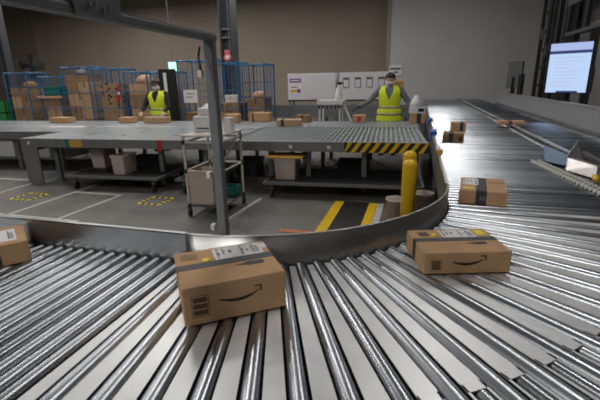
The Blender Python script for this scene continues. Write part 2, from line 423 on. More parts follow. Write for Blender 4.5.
# ------------------------------------------------------------------ far sorting table (slightly turned)
TR = R(4.0)
table = empty('sorting_conveyor', (.2, 5.78, 0), TR, label='long grey conveyor table with black and yellow hazard stripes at its end', cat='conveyor')
L = -6.74
MB().box(L, -.0, 0, .03, .655, .80).build('fascia', 'fascia', table, bevel=.004)
MB().box(L, -2.95, .03, .95, .765, .797).box(-2.95, 0, 2.0, 3.1, .765, .797).build('belt_surface', 'deck', table)
MB().box(-2.95, 0, .03, 2.0, .750, .765).build('pan', 'deck', table)
mb = MB(); 
for i in range(38):
    x = -.05-.0765*i
    MB().tube((x, .04, .775), (x, 1.98, .775), .0225, n=14).build('roller', 'rollerdull', table)
mb = MB()
for i in range(52): mb.box(-2.9+i*.056, -2.9+i*.056+.03, .001, .018, .8005, .806)
tag(mb.build('edge_stud', 'chain', table), kind='stuff')
# hazard panel, diagonal stripes
MB().box(-1.18, -.0, -.004, -.0005, .655, .80).build('hazard_panel', 'hazblack', table)
for i in range(9):
    mb = MB(); x = -1.16+i*.135
    pts = [(x-.07, .657), (x-.005, .657), (x+.10, .798), (x+.035, .798)]
    pts = [(min(max(px, -1.18), -.002), z) for px, z in pts]
    mb.poly(pts, lambda u, v, h: Vector((u, -.004-h, v)), .002); mb.build('hazard_stripe', 'yellow', table)
# left end panel and coloured marks on the fascia
mb = MB(); mb.box(L-.005, L+.30, -.012, .02, 0.0, .66); mb.box(L-.02, L+.0, -.012, .90, .55, .80); mb.build('end_panel', 'fascia', table, bevel=.004)
MB().box(-5.86, -5.79, -.003, -.0005, .655, .80).build('teal_mark', 'teal', table)
MB().box(-5.78, -5.54, -.003, -.0005, .665, .79).build('ochre_mark', 'gold', table)
MB().box(-4.16, -4.08, -.006, -.0005, .63, .80).build('red_mark', 'red', table)
for x in (-4.13, -1.43, L+.12, -2.0):
    MB().box(x, x+.05, -.003, -.0005, .70, .75).build('small_label', 'label', table)
for x in (-6.3, -4.25, -3.45, -2.35, -1.75, -.9, -.15):
    for y in (.25, 1.7, 2.9):
        MB().box(x-.035, x+.035, y-.035, y+.035, 0, .70).box(x-.08, x+.08, y-.05, y+.05, .62, .70).build('leg', 'frame', table)
# longitudinal shelf rails on casters
for (xa, xb, nm) in ((-5.72, -4.05, 'a'), (-3.75, -3.1, 'b'), (-2.35, -.05, 'c')):
    g = MB().box(xa, xb, -.28, -.24, .205, .245).box(xa, xb, .75, .79, .205, .245).box(xa, xa+.04, -.24, .75, .205, .245).box(xb-.04, xb, -.24, .75, .205, .245)
    sh = empty('low_trolley', (.2, 5.78, 0), TR, label={'a': 'low grey trolley under the left half of the conveyor table', 'b': 'short low trolley under the table behind the cream pipe cart', 'c': 'wide low trolley under the table near the hazard stripes'}[nm], cat='trolley')
    g.build('frame', 'frame', sh); MB().box(xa+.04, xb-.04, -.24, .75, .22, .244).build('shelf_shade_board', 'rack', sh)  # board painted near-black for the shaded open gap between the rails
    for x in (xa+.12, xb-.12):
        for y in (-.2, .7):
            c = MB().box(x-.03, x+.03, y-.02, y+.02, .12, .205).build('caster', 'dframe', sh)
            MB().tube((x-.015, y, .062), (x+.015, y, .062), .06, n=16).build('wheel', 'wheel', c)
def T2(x, y, z=0):
    return (.2+x*math.cos(TR)-y*math.sin(TR), 5.78+x*math.sin(TR)+y*math.cos(TR), z)
def bin_box(name, w_, d_, h_, loc, rz, m, label, cat, group=None, lid=True):
    r = empty(name, loc, rz, label=label, cat=cat, group=group)
    t = .008; b = MB()
    k = .9
    def q(s, z): return [(-w_/2*s, -d_/2*s, z), (w_/2*s, -d_/2*s, z), (w_/2*s, d_/2*s, z), (-w_/2*s, d_/2*s, z)]
    ki = (w_/2-t)/(w_/2)
    b.add(q(k, 0)+q(1, h_)+q(ki, h_)+q(k*ki, t), [(3, 2, 1, 0)]+[(i, (i+1) % 4, 4+(i+1) % 4, 4+i) for i in range(4)]+[(4+i, 4+(i+1) % 4, 8+(i+1) % 4, 8+i) for i in range(4)]+[(8+i, 8+(i+1) % 4, 12+(i+1) % 4, 12+i) for i in range(4)]+[(12, 13, 14, 15)])
    b.build('body', m, r)
    e = MB(); e.box(-w_/2-.01, w_/2+.01, -d_/2-.01, -d_/2+.004, h_-.03, h_).box(-w_/2-.01, w_/2+.01, d_/2-.004, d_/2+.01, h_-.03, h_).box(-w_/2-.01, -w_/2+.004, -d_/2, d_/2, h_-.03, h_).box(w_/2-.004, w_/2+.01, -d_/2, d_/2, h_-.03, h_)
    e.build('rim', m, r)
    return r
bin_box('storage_bin', .22, .36, .31, T2(-4.83, .05, .2455), TR, 'bin', 'beige storage bin on the low trolley under the left half of the table', 'bin')
bin_box('storage_bin', .26, .36, .34, T2(-5.55, .5, .2455), TR, 'bin', 'dim grey bin at the left end of the low trolley, beside the end panel', 'bin')
bin_box('storage_bin', .32, .40, .32, T2(-2.05, .10, .2455), TR, 'bin', 'large beige bin under the table directly right of the pipe cart', 'bin')
lid = tag(MB().box(-.28, .28, -.22, .22, 0, .02).build('bin_tray', 'gold', None), 'flat ochre tray lying on the large beige bin right of the pipe cart', 'tray'); lid.location = T2(-2.06, .10, .566); lid.rotation_euler = (0, 0, TR)
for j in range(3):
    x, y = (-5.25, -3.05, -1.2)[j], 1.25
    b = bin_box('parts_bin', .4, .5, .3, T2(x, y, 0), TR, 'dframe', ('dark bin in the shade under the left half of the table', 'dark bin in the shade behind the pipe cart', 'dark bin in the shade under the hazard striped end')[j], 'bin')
p = empty('yellow_cross_bar', T2(-5.2, 1.2, .60), TR, label='yellow bar under the left half of the grey conveyor table', cat='bar')
MB().box(-.35, .75, -.02, .02, 0, .03).build('bar', 'yellow', p)
MB().box(-.3, -.27, -.015, .015, .03, .165).box(.68, .71, -.015, .015, .03, .165).build('hanger', 'dframe', p)

# back deck, longer to the left
back = empty('flat_belt_conveyor', (.2, 5.78, 0), TR, label='long flat grey belt conveyor running behind the sorting table to the left edge', cat='conveyor')
MB().box(-13, -2.97, .98, 3.1, .765, .795).build('belt_surface', 'deck', back)
MB().box(-13, L-.03, .94, .98, .64, .80).box(-13, 0, 3.1, 3.13, .66, .80).build('fascia', 'fascia', back, bevel=.004)
MB().box(-12, -3.0, 1.9, 1.93, .795, .80).build('seam', 'chain', back)
for x in (-7.0, -8.0, -9.4, -11):
    for y in (1.1, 2.95): MB().box(x-.04, x+.04, y-.04, y+.04, 0, .77).build('leg', 'frame', back)
MB().box(-9.4, -7.0, 1.08, 1.12, .22, .26).box(-9.4, -7, 1.3, 2.6, .22, .24).build('lower_shelf', 'frame', back)
bin_box('storage_bin', .40, .36, .34, T2(-7.45, 1.25, .262), TR, 'bin', 'beige storage bin on the lower shelf at the far left', 'bin')
bin_box('storage_bin', .50, .36, .34, T2(-8.35, 1.25, .262), TR, 'whiteplastic', 'white storage bin at the left edge beside the beige one', 'bin')
paper = tag(MB().box(-.45, .45, -.08, .08, 0, .004).build('paper_sheet', 'label', None), 'long white sheet of paper on the flat belt near the left end', 'paper'); paper.location = T2(-7.4, 1.8, .797); paper.rotation_euler = (0, 0, TR)

# rear conveyor behind the workers
rear = empty('rear_conveyor', (-5.3, 12.3, 0), label='grey belt conveyor in the back in front of the white cabinets', cat='conveyor')
MB().box(0, 5.2, 0, 1.2, .77, .80).build('belt_surface', 'deck', rear)
MB().box(0, 5.2, -.03, 0, .58, .95).build('side_panel', 'frame', rear)
for x in (.2, 2.6, 5.0): MB().box(x-.04, x+.04, .1, .18, 0, .77).build('leg', 'frame', rear)

# ------------------------------------------------------------------ cartons
def carton(w_, d_, h_, loc, rz, label, m='card', group=None, cat='box', tape=None, name='cardboard_box', tilt=None):
    r = empty(name, loc, rz, label=label, cat=cat, group=group)
    if tilt: r.rotation_euler = (tilt[0], tilt[1], rz)
    b = MB().box(-w_/2, w_/2, -d_/2, d_/2, 0, h_); b.build('carton', m, r, bevel=min(.004, h_*.05))
    # flap seam
    if tape:
        e = .0008
        if tape[0] == 'x':     # band along the width, wraps both sides
            y, tw, mm = tape[1], tape[2], tape[3]
            t = MB().box(-w_/2-e, w_/2+e, y-tw/2, y+tw/2, h_-.0005, h_+e).box(-w_/2-e, -w_/2+.0005, y-tw/2, y+tw/2, h_*tape[4], h_+e).box(w_/2-.0005, w_/2+e, y-tw/2, y+tw/2, h_*tape[4], h_+e)
        else:
            x, tw, mm = tape[1], tape[2], tape[3]
            t = MB().box(x-tw/2, x+tw/2, -d_/2-e, d_/2+e, h_-.0005, h_+e).box(x-tw/2, x+tw/2, -d_/2-e, -d_/2+.0005, h_*tape[4], h_+e).box(x-tw/2, x+tw/2, d_/2-.0005, d_/2+e, h_*tape[4], h_+e)
        t.build('tape', mm, r)
    return r
def smile(parent, w_, d_, h_, u0, u1, zc, s, m='print_'):
    """curved arrow mark on the front face (y = -d/2)"""
    xa, xb = -w_/2+u0*w_, -w_/2+u1*w_; n = 18; sag = s; pts_l = []; pts_u = []
    for i in range(n+1):
        t = i/n; x = xa+(xb-xa)*t*.93
        z = zc-sag*4*t*(1-t)*(.75+.25*t)+.012*t
        th = .0012+.0052*math.sin(PI*min(1, t*.9+.08))
        pts_l.append((x, z-th)); pts_u.append((x, z+th))
    mb = MB(); F = lambda x, z, hh: Vector((x, -d_/2-.0003-hh, z))
    vs = []; 
    for a, b in zip(pts_l, pts_u): vs += [F(*a, .0006), F(*b, .0006)]
    mb.add(vs, [(2*i, 2*i+2, 2*i+3, 2*i+1) for i in range(n)])
    tx, tz = pts_u[-1]; tz = (pts_u[-1][1]+pts_l[-1][1])/2; k = (xb-xa)*.16
    # arrow head: two strokes meeting at the tip
    tip = (xb, tz+k*.75)
    mb.poly([(tip[0], tip[1]), (tip[0]-k*1.1, tip[1]-.001), (tip[0]-k*1.0, tip[1]-.006), (tip[0]-.006, tip[1]-.005), (tip[0]-k*.25, tip[1]-k*1.15), (tip[0]+.001-k*.05, tip[1]-k*.9)], F, .0006)
    o = mb.build('printed_arrow', m, parent); return o
def front_panel(parent, w_, d_, u0, u1, z0, z1, m='print_'):
    x0, x1 = -w_/2+u0*w_, -w_/2+u1*w_; y = -d_/2; t = .0018; mb = MB()
    F = lambda a, b, c, d: mb.box(a, b, y-.0009, y-.0002, c, d)
    F(x0, x1, z0, z0+t); F(x0, x1, z1-t, z1); F(x0, x0+t, z0, z1); F(x1-t, x1, z0, z1)
    n = 3
    for i in range(n):
        za = z0+(z1-z0)*(.1+.29*i); zb = za+(z1-z0)*.22
        F(x0+.006, x1-.006, za, zb)
    mb.build('printed_panel', m, parent)
def top_label(parent, w_, d_, h_, u0, u1, v0, v1, name='shipping_label', rows=7, skew=0):
    X = lambda u: -w_/2+u*w_
    Y = lambda v: -d_/2+v*d_
    z = h_+.0004
    r = MB().box(X(u0), X(u1), Y(v0), Y(v1), z, z+.0006).build(name, 'label', parent)
    mb = MB(); lu, lv = (u1-u0)*w_, (v1-v0)*d_; z2 = z+.0006; rr = random.Random(3)
    for i in range(rows):      # columns of small print
        x = X(u0)+lu*(.06+.88*i/rows)
        yy = Y(v0)+lv*.12
        while yy < Y(v1)-lv*.15:
            l = lv*rr.uniform(.08, .3)
            if rr.random() < .7: mb.box(x, x+lu*.035*rr.choice((1, 1, 1.8)), yy, min(yy+l, Y(v1)-lv*.08), z2, z2+.0003)
            yy += l+lv*.06
    for i in range(9):         # bar code
        x = X(u0)+lu*(.78+.018*i); mb.box(x, x+lu*.009, Y(v0)+lv*.15, Y(v0)+lv*.75, z2+.0001, z2+.0004)
    mb.build('printed_text', 'labeltext', r)
    return r
def place_from_corner(bl, ang, w_, d_):
    a = R(ang); c, s = math.cos(a), math.sin(a)
    return (bl[0]+c*w_/2-s*d_/2, bl[1]+s*w_/2+c*d_/2, ZT+.0005), a
def bottle_patch(parent, w_, d_, h_, u, v, s):
    x, y = -w_/2+u*w_, -d_/2+v*d_; z = h_+.0006
    prof = [(-1.9, .0), (-1.0, .22), (-.5, .42), (.9, .42), (1.0, .3), (1.0, -.3), (.9, -.42), (-.5, -.42), (-1.0, -.22)]
    MB().poly([(x+px*s, y+py*s) for px, py in prof], lambda a, b, hh: Vector((a, b, z+hh)), .0006).build('dark_tape_patch', 'tape', parent)

# big box, centre
W_, D_, H_ = .379, .325, .150
loc, a = place_from_corner((-.742, 1.068), 36.9, W_, D_)
b1 = carton(W_, D_, H_, loc, a, 'large brown box with curved arrow print on the rollers at the centre', tape=('x', .005, .048, 'tapegrey', .62))
smile(b1, W_, D_, H_, .335, .75, H_*.56, .022)
front_panel(b1, W_, D_, .075, .235, .03, H_-.035, 'brownprint')
top_label(b1, W_, D_, H_, .40, .93, .60, .95)
mb = MB(); x0, x1, y0, y1 = -W_/2+.06*W_, -W_/2+.23*W_, D_*.22, D_*.40; z = H_
for q in ((x0, x1, y0, y0+.002), (x0, x1, y1-.002, y1), (x0, x0+.002, y0, y1), (x1-.002, x1, y0, y1)): mb.box(*q, z, z+.0007)
for i in range(8): mb.box(x0+.006+.0068*i, x0+.009+.0068*i, y0+.007, y1-.007, z, z+.0007)
mb.build('printed_panel', 'brownprint', b1)
MB().lathe([(0, .001), (.019, .001), (.019, 0), (0, 0)], c=(-W_/2+.31*W_, .048, H_+.0012), n=24).build('round_sticker', 'sticker', b1)
bottle_patch(b1, W_, D_, H_, .76, .36, .040)
MB().box(W_/2-.03, W_/2-.001, D_*.25, D_*.42, H_, H_+.0007).build('white_sticker', 'label', b1)

# second box
W_, D_, H_ = .385, .285, .10
loc, a = place_from_corner((.072, 1.69), 17.0, W_, D_)
b2 = carton(W_, D_, H_, loc, a, 'flat brown box with curved arrow print right of the guard curve', tape=('x', .012, .044, 'tapegrey', .0))
smile(b2, W_, D_, H_, .33, .71, H_*.56, .019)
front_panel(b2, W_, D_, .075, .20, .02, H_-.035, 'brownprint')
top_label(b2, W_, D_, H_, .38, .80, .62, .95)
MB().box(-W_/2+.10*W_, -W_/2+.23*W_, D_*.2, D_*.38, H_, H_+.0007).build('printed_panel', 'brownprint', b2)
MB().lathe([(0, .001), (.018, .001), (.018, 0), (0, 0)], c=(-W_/2+.30*W_, .07, H_+.0012), n=20).build('round_sticker', 'sticker', b2)
MB().box(W_/2-.065, W_/2-.02, D_*.22, D_*.42, H_, H_+.0007).build('yellow_label', 'sticker', b2)
bottle_patch(b2, W_, D_, H_, .74, .36, .034)

# third box
W_, D_, H_ = .30, .40, .095
loc, a = place_from_corner((.315, 2.86), -7, W_, D_)
b3 = carton(W_, D_, H_, loc, a, 'brown box with a broad black tape across it beyond the flat box', tape=('y', -.01, .068, 'tape', .0))
top_label(b3, W_, D_, H_, .06, .40, .42, .92, rows=4)
MB().box(-.02, .02, -D_/2-.0018, -D_/2-.0009, .03, .06).build('tape_emblem', 'labeltext', b3)
MB().box(-W_/2+.02, -W_/2+.09, -D_/2+.06, -D_/2+.1, H_, H_+.0008).build('yellow_label', 'sticker', b3)
text_mesh('prime', .045, 'printed_word', 'print_', b3, Matrix.Translation((.092, .07, H_+.0012)) @ Matrix.Rotation(PI, 4, 'Z') @ Matrix.Scale(1.0, 4))

# left box, partly out of frame
W_, D_, H_ = .30, .30, .108
a = R(54); cpos = Vector((-1.80, 1.39, 0)); ux = Vector((math.cos(a), math.sin(a), 0)); uy = Vector((-math.sin(a), math.cos(a), 0))
c = cpos-ux*W_/2+uy*D_/2
b4 = carton(W_, D_, H_, (c.x, c.y, ZT+.0005), a, 'brown box with white label and dark tape cut off at the left edge', m='card', tape=('y', -.02, .10, 'tape', .0))
top_label(b4, W_, D_, H_, .38, .86, .15, .8, rows=5)

# two small boxes further up the belt
b5 = carton(.27, .28, .12, (.505, 5.90, ZT+.0005), R(-5), 'brown box with black tape, front one of the pair on the far belt', m='card3', tape=('y', -.03, .06, 'tape', .0))
MB().box(.07, .11, -.1408, -.1402, .02, .08).build('printed_panel', 'print_', b5)
b6 = carton(.235, .2, .145, (.665, 7.08, ZT+.0005), R(-4), 'upright brown box, rear one of the pair on the far belt', m='card', tape=('y', .05, .05, 'tape', .0))
b7 = carton(.42, .24, .055, (1.56, 7.72, .8805), R(2), 'flat rosy package lying across the divider rail', m='cardpink', cat='package', tape=('y', -.02, .05, 'brownprint', .0), name='flat_package')

# boxes on the deck
DZ = .80
deckboxes = [
    ((-3.40, 8.66), .46, .25, .19, 2, 'card', 'brown box with a strip of tape on the deck, nearest the roll cages at right', ('y', -.15, .04, 'brownprint', 0)),
    ((-2.47, 7.85), .50, .30, .12, 12, 'card2', 'wide pale box in the middle of the deck in front of the cabinets', ('y', -.13, .06, 'tape', 0)),
    ((-2.38, 8.60), .30, .22, .15, -6, 'card3', 'small brown box behind the wide pale box on the deck', ('y', .0, .05, 'tape', 0)),
    ((-1.16, 8.62), .26, .22, .15, 4, 'card', 'small brown box with red mark beside the gloved worker', None),
    ((.02, 8.60), .28, .24, .19, 3, 'card', 'brown box with black tape under the small white box at the deck corner', ('y', .02, .08, 'tape', 0)),
    ((-5.75, 8.12), .55, .26, .13, 0, 'card2', 'open pale box in front of the worker in the black cap', None),
    ((-4.60, 8.35), .5, .26, .12, 5, 'card3', 'brown box on the deck just left of the grey gantry pole', None),
    ((-3.98, 8.42), .3, .26, .17, 5, 'card', 'brown box on the deck just right of the grey gantry pole', None),
    ((-8.3, 7.95), .5, .3, .12, 0, 'card', 'low brown box on the deck at the far left', None),
    ((-6.55, 8.12), .34, .26, .12, -4, 'card', 'small brown box on the deck left of the worker in the black cap', None),
]
db = []
for (x, y), w_, d_, h_, an, m, lb, tp in deckboxes:
    db.append(carton(w_, d_, h_, (x, y, DZ+.0005), R(an), lb, m=m, tape=tp))
MB().box(-.04, .04, -.1115, -.1105, .03, .12).build('red_mark', 'red', db[3])
r = carton(.30, .24, .12, (-.0, 8.62, DZ+.193), R(3), 'small white box with a black label on top of the brown box', m='whiteplastic', tape=None)
MB().box(.02, .13, -.1215, -.1205, .03, .10).build('black_label', 'black', r)
r = empty('plastic_bag', (-.02, 8.64, DZ+.314), label='crumpled clear bag on top of the small white box', cat='bag')
mb = MB(); mb.lathe([(0, 0), (.10, .0), (.12, .05), (.09, .12), (.05, .19), (.03, .23), (0, .24)], n=14)
rr = random.Random(5); mb.v = [(x*(1+rr.uniform(-.22, .22)), y*(1+rr.uniform(-.22, .22)), z) for x, y, z in mb.v]
mb.build('bag', 'bag', r)

# ------------------------------------------------------------------ gantry over the left lane
g = empty('overhead_gantry', (-.86, 1.61, 0), label='dark grey steel gantry with upright post arching over the left rollers', cat='gantry')
MB().box(-.022, .022, .005, .046, 0, 1.849).build('post', 'gantry', g, bevel=.006)
MB().box(-.026, .026, -3.3, .050, 1.822, 1.847).build('beam', 'gantry', g, bevel=.005)
MB().box(-.034, .034, -3.3, -3.24, 0, 1.822).build('post', 'gantry', g, bevel=.006)
MB().box(.026, .031, -.72, -.55, 1.82, 1.97).build('joint_plate', 'gantry', g)
mb = MB()
for y, z in ((-.67, 1.835), (-.65, 1.838), (-.62, 1.828), (-.60, 1.832)): MB().tube((.031, y, z+.018), (.038, y, z+.018), .005, n=8).build('bolt', 'rail', g)
MB().box(-.032, .032, -3.3, -.55, 1.885, 1.97).box(-.026, .026, -.72, -.68, 1.847, 1.885).build('upper_beam', 'gantry', g, bevel=.004)
MB().box(-.022, .024, -.54, .040, 1.847, 1.849).build('beam_highlight', 'rail', g)  # pale strip laid along the beam top as a painted highlight
MB().path([(-.045, .02, 1.80), (-.055, .02, 1.76), (-.045, .01, 1.72), (-.042, .01, 1.69)], .005).build('cable', 'black', g)
for z in (1.69, 1.245, .99): MB().box(-.052, -.034, -.005, .02, z-.014, z+.014).build('cable_clip', 'whiteplastic', g)

# ------------------------------------------------------------------ corner hardware of the right lane
hw = empty('guard_sensor', (.24, 4.0, .955), label='small brass coloured sensor on the guard edge by the bollards', cat='sensor')
MB().tube((0, 0, 0), (0, 0, .05), .022, n=14).build('sensor_body', 'gold', hw)
MB().tube((0, -.02, .035), (0, -.045, .035), .012, n=12).build('lens', 'yellow', hw)
MB().box(-.03, .01, .05, .35, -.01, .03).build('mount', 'rail', hw)
for y, lb in ((5.55, 'blue clip on the guard at the near corner of the striped table'), (7.2, 'blue clip on the guard beyond the striped table corner')):
    c = tag(MB().box(-.03, .03, -.14, .14, 0, .05).box(-.05, -.03, -.1, .1, -.08, .04).build('guard_clip', 'bluebright', None), lb, 'clip'); c.location = (.235, y, .958)

# ------------------------------------------------------------------ bollards and bins behind the guard
def bollard(x, y, h_, r, lb):
    b = empty('safety_bollard', (x, y, 0), label=lb, cat='bollard')
    prof = [(0, 0), (r, 0), (r, h_-r*.75)]+[(r*math.cos(t*PI/16), h_-r*.75+r*.75*math.sin(t*PI/16)) for t in range(1, 9)]
    MB().lathe(prof, n=32).build('post', 'yellow', b)
    MB().lathe([(0, 0), (r*1.5, 0), (r*1.5, .012), (r, .012)], n=32).build('base_flange', 'dframe', b)
bollard(-.035, 4.38, .83, .078, 'yellow safety bollard, the nearer one behind the curved guard')
bollard(-.045, 4.80, .855, .078, 'yellow safety bollard, the farther one with its dome just showing')
def round_bin(x, y, h_, r, lb):
    b = empty('waste_bin', (x, y, 0), label=lb, cat='bin')
    MB().lathe([(0, 0), (r*.85, 0), (r, h_), (r*1.06, h_), (r*1.06, h_-.02), (r, h_-.02), (r*.95, h_), (r*.8, .02), (0, .02)], n=24).build('bucket', 'bin', b)
round_bin(-.17, 4.62, .32, .115, 'beige waste bin left of the yellow bollards')
round_bin(.15, 5.02, .30, .115, 'beige waste bin right of the yellow bollards')

# ------------------------------------------------------------------ pipe cart
cart = empty('pipe_cart', (-2.51, 4.67, 0), R(2), label='cream pipe rack cart on casters holding a beige box and white printer', cat='cart')
wx, wy = .24, .33
for x in (-wx, wx):
    for y in (-wy, wy):
        MB().tube((x, y, .13), (x, y, 1.03), .016, n=12).build('post', 'cream', cart)
        c = MB().box(x-.02, x+.02, y-.02, y+.02, .09, .13).build('caster', 'dframe', cart)
        MB().tube((x-.012, y, .047), (x+.012, y, .047), .045, n=16).build('wheel', 'wheel', c)
for z in (.15, .60, .96):
    mb = MB()
    for s in (-1, 1):
        mb.tube((-wx, s*wy, z), (wx, s*wy, z), .013, n=10).tube((s*wx, -wy, z), (s*wx, wy, z), .013, n=10)
    mb.build('cross_pipe', 'cream' if z > .2 else 'dframe', cart)
    for x in (-wx, wx):
        for y in (-wy, wy): MB().tube((x, y, z-.025), (x, y, z+.025), .022, n=12).build('pipe_joint', 'black', cart)
MB().box(-wx-.03, wx+.03, -wy-.03, wy+.03, 1.03, 1.05).build('top_board', 'cream', cart, bevel=.003)
MB().box(-wx, wx, -wy, wy, .135, .145).build('bottom_board', 'frame', cart)
MB().bar((.18, -.28, .60), (.20, .28, .95), .02).bar((.18, -.25, .60), (.17, -.27, .72), .03).build('scanner_arm', 'rail', cart)
def cl(x, y, z): c, s = math.cos(R(2)), math.sin(R(2)); return (-2.51+c*x-s*y, 4.67+s*x+c*y, z)
bin_box('carton_bin', .34, .36, .42, cl(-.06, -.15, .1655), R(2), 'bin', 'tall beige bin on the bottom of the pipe cart', 'bin')
r = empty('teal_crate', cl(.05, .22, .1655), R(2), label='teal crate on the bottom of the pipe cart behind the bin', cat='crate')
MB().box(-.16, .16, -.1, .1, 0, .01).box(-.16, .16, -.1, -.09, 0, .12).box(-.16, .16, .09, .1, 0, .12).box(-.16, -.15, -.1, .1, 0, .12).box(.15, .16, -.1, .1, 0, .12).build('shell', 'teal', r)
r = empty('label_printer', cl(-.11, .12, 1.0505), R(2), label='white label printer on top of the pipe cart', cat='printer')
MB().box(-.14, .14, -.16, .14, 0, .20).build('body', 'whiteplastic', r, bevel=.02)
MB().box(-.10, .12, -.10, .12, .198, .30).build('cover', 'whiteplastic', r, bevel=.03)
MB().box(-.09, .09, -.165, -.159, .04, .055).build('paper_slot', 'black', r)
r = empty('small_white_box', cl(.17, .16, 1.0505), R(2), label='narrow white box right of the printer on the pipe cart', cat='box')
MB().box(-.05, .05, -.07, .07, 0, .17).build('body', 'whiteplastic', r, bevel=.006)
r = tag(MB().box(-.2, .2, -.12, .12, 0, .012).build('white_tray', 'whiteplastic', None), 'flat white tray lying at the front of the cart top behind the gantry post', 'tray')
r.location = cl(.10, -.20, 1.0505); r.rotation_euler = (0, 0, R(2)); r.data.transform(Matrix.Scale(.7, 4))
# ------------------------------------------------------------------ floor markings
def stripe(a, b, wd, m, name='trim_2', z=.003):
    return struct(MB().bar((a[0], a[1], z/2), (b[0], b[1], z/2), wd, z).build(name, m))
for i, (a_, b_) in enumerate([((-5.26, 3.83), (-4.05, 3.83)), ((-4.39, 3.83), (-4.36, 5.0)), ((-5.22, 3.83), (-5.26, 5.85)), ((-5.24, 5.0), (-4.36, 5.0)), ((-2.22, 4.2), (-2.14, 5.3)), ((-7.4, 3.83), (-5.3, 3.83)), ((-7.6, 5.5), (-6.5, 5.5)), ((-6.4, 3.83), (-6.5, 5.5))]):
    stripe(a_, b_, .055, 'lane', 'trim_%d' % (i+2), z=.002+.0006*i)
struct(MB().box(-.91, -.56, 3.2, 5.4, 0, .006).build('floor_mat', 'hazblack'))
struct(MB().box(-1.04, -.912, 3.2, 5.4, 0, .005).box(-.558, -.45, 3.2, 5.4, 0, .005).build('trim_12', 'yellow'))
struct(MB().box(-.445, -.36, 3.2, 5.4, 0, .0045).build('trim_13', 'lane'))
stripe((-1.45, 4.1), (-.4, 4.1), .07, 'orange', 'trim_14', z=.009)
stripe((-1.2, 3.75), (-.4, 3.65), .09, 'orange', 'trim_15', z=.0095)
def hazard_square(cx, cy, s, n0):
    y_ = MB(); k_ = MB()
    N = 7
    for e_ in range(4):
        for i in range(N):
            t = (i+.5)/N*s-s/2; q = s/N*.42
            x, y = [(t, -s/2), (t, s/2), (-s/2, t), (s/2, t)][e_]
            hx, hy = (q, .03) if e_ < 2 else (.03, q)
            (y_ if i % 2 == 0 else k_).box(cx+x-hx, cx+x+hx, cy+y-hy, cy+y+hy, 0, .003+.0004*e_)
    struct(y_.build('trim_%d' % n0, 'sticker')); struct(k_.build('trim_%d' % (n0+1), 'hazblack'))
hazard_square(-3.62, 4.85, .34, 16); hazard_square(-5.75, 4.62, .34, 18)

# ------------------------------------------------------------------ cabinets, wall signs, columns
def cabinet(x0, x1, lb):
    r = empty('storage_cabinet', ((x0+x1)/2, 15.2, 0), label=lb, cat='cabinet'); w_ = (x1-x0)
    MB().box(-w_/2, w_/2, -.2, .4, .98, 1.93).build('body', 'cabinet', r, bevel=.01)
    MB().box(-w_/2, w_/2, -.18, .38, .93, .98).build('plinth', 'dark', r)
    for x in (-w_/2+.05, w_/2-.05):
        for y in (-.15, .35): MB().box(x-.03, x+.03, y-.03, y+.03, 0, .93).build('leg', 'frame', r)
    return r, w_
c1, w1 = cabinet(-4.75, -2.92, 'white storage cabinet with purple sign, the left one by the back wall')
MB().box(-w1/2+.60, w1/2-.08, -.206, -.2, 1.02, 1.88).build('door', 'cabinet', c1, bevel=.003)
MB().box(-w1/2+.08, -w1/2+.52, -.21, -.2, 1.62, 1.76).build('purple_sign', 'purple', c1)
MB().box(-w1/2+.12, -w1/2+.48, -.213, -.21, 1.67, 1.71).build('sign_text', 'label', c1)
MB().box(-w1/2+.08, -w1/2+.52, -.208, -.2, 1.20, 1.55).build('notice', 'label', c1)
MB().box(-w1/2+.10, -w1/2+.36, -.212, -.208, 1.26, 1.36).build('gold_notice', 'gold', c1)
MB().box(-w1/2+.37, -w1/2+.50, -.212, -.208, 1.24, 1.38).build('purple_notice', 'purple', c1)
MB().box(-w1/2+.12, -w1/2+.40, -.212, -.208, 1.43, 1.46).build('notice_text', 'labeltext', c1)
c2, w2 = cabinet(-2.78, -.86, 'white storage cabinet with four openings, the right one by the back wall')
for i in range(4):
    x = -w2/2+.14+i*.42
    f_ = MB().box(x, x+.22, -.212, -.2, 1.40, 1.76).build('window_frame', 'racklight', c2)
    MB().box(x+.02, x+.20, -.216, -.212, 1.42, 1.68).build('pane', 'cabinet', f_)
# signs on the white wall by the corner
for (x, z, wd, hh, m, lb) in ((-1.02, 2.05, .55, .42, 'label', 'white notice on the white wall above the gloved worker'), (-.85, 1.45, .4, .30, 'gold', 'yellow and black notice on the white wall beside the worker')):
    r = empty('wall_notice', (x, 18.99, z), label=lb, cat='notice')
    MB().box(-wd/2, wd/2, -.02, .0, -hh/2, hh/2).build('board', m, r)
    MB().box(-wd*.4, wd*.4, -.024, -.02, hh*.05, hh*.25).box(-wd*.4, wd*.2, -.024, -.02, -hh*.3, -hh*.1).build('notice_text', 'labeltext', r)

def steel_column(x, y, w_, lb, m='column', lean=0):
    r = empty('steel_column', (x, y, 0), label=lb, cat='column')
    MB().box(-w_/2, -w_/2+.05, -w_/2, w_/2, 0, 6.6).box(w_/2-.05, w_/2, -w_/2, w_/2, 0, 6.6).build('flange', m, r)
    MB().box(-w_/2+.05, w_/2-.05, -.03, .03, 0, 6.6).build('web', m, r)
    return r
sc = steel_column(-5.93, 12.6, .44, 'dark steel column rising behind the gantry post')
MB().box(-.18, .18, -.17, -.03, 3.25, 3.30).box(-.18, .18, -.17, -.03, 3.0, 3.05).build('cleat', 'frame', sc)
MB().tube((.08, -.12, 0), (.08, -.12, 6.6), .03, n=10).build('pipe', 'frame', sc)
steel_column(-14.85, 12.2, .26, 'dark steel column at the far left edge')
pw = empty('wall_pipe', (-22.0, 20.3, 0), label='brown vertical duct on the beige wall at left', cat='pipe')
MB().box(-.12, .12, -.1, .1, 0, 6.6).build('duct', 'brown', pw)
MB().box(-.14, .14, -.12, .09, 3.0, 3.06).build('band', 'dframe', pw)
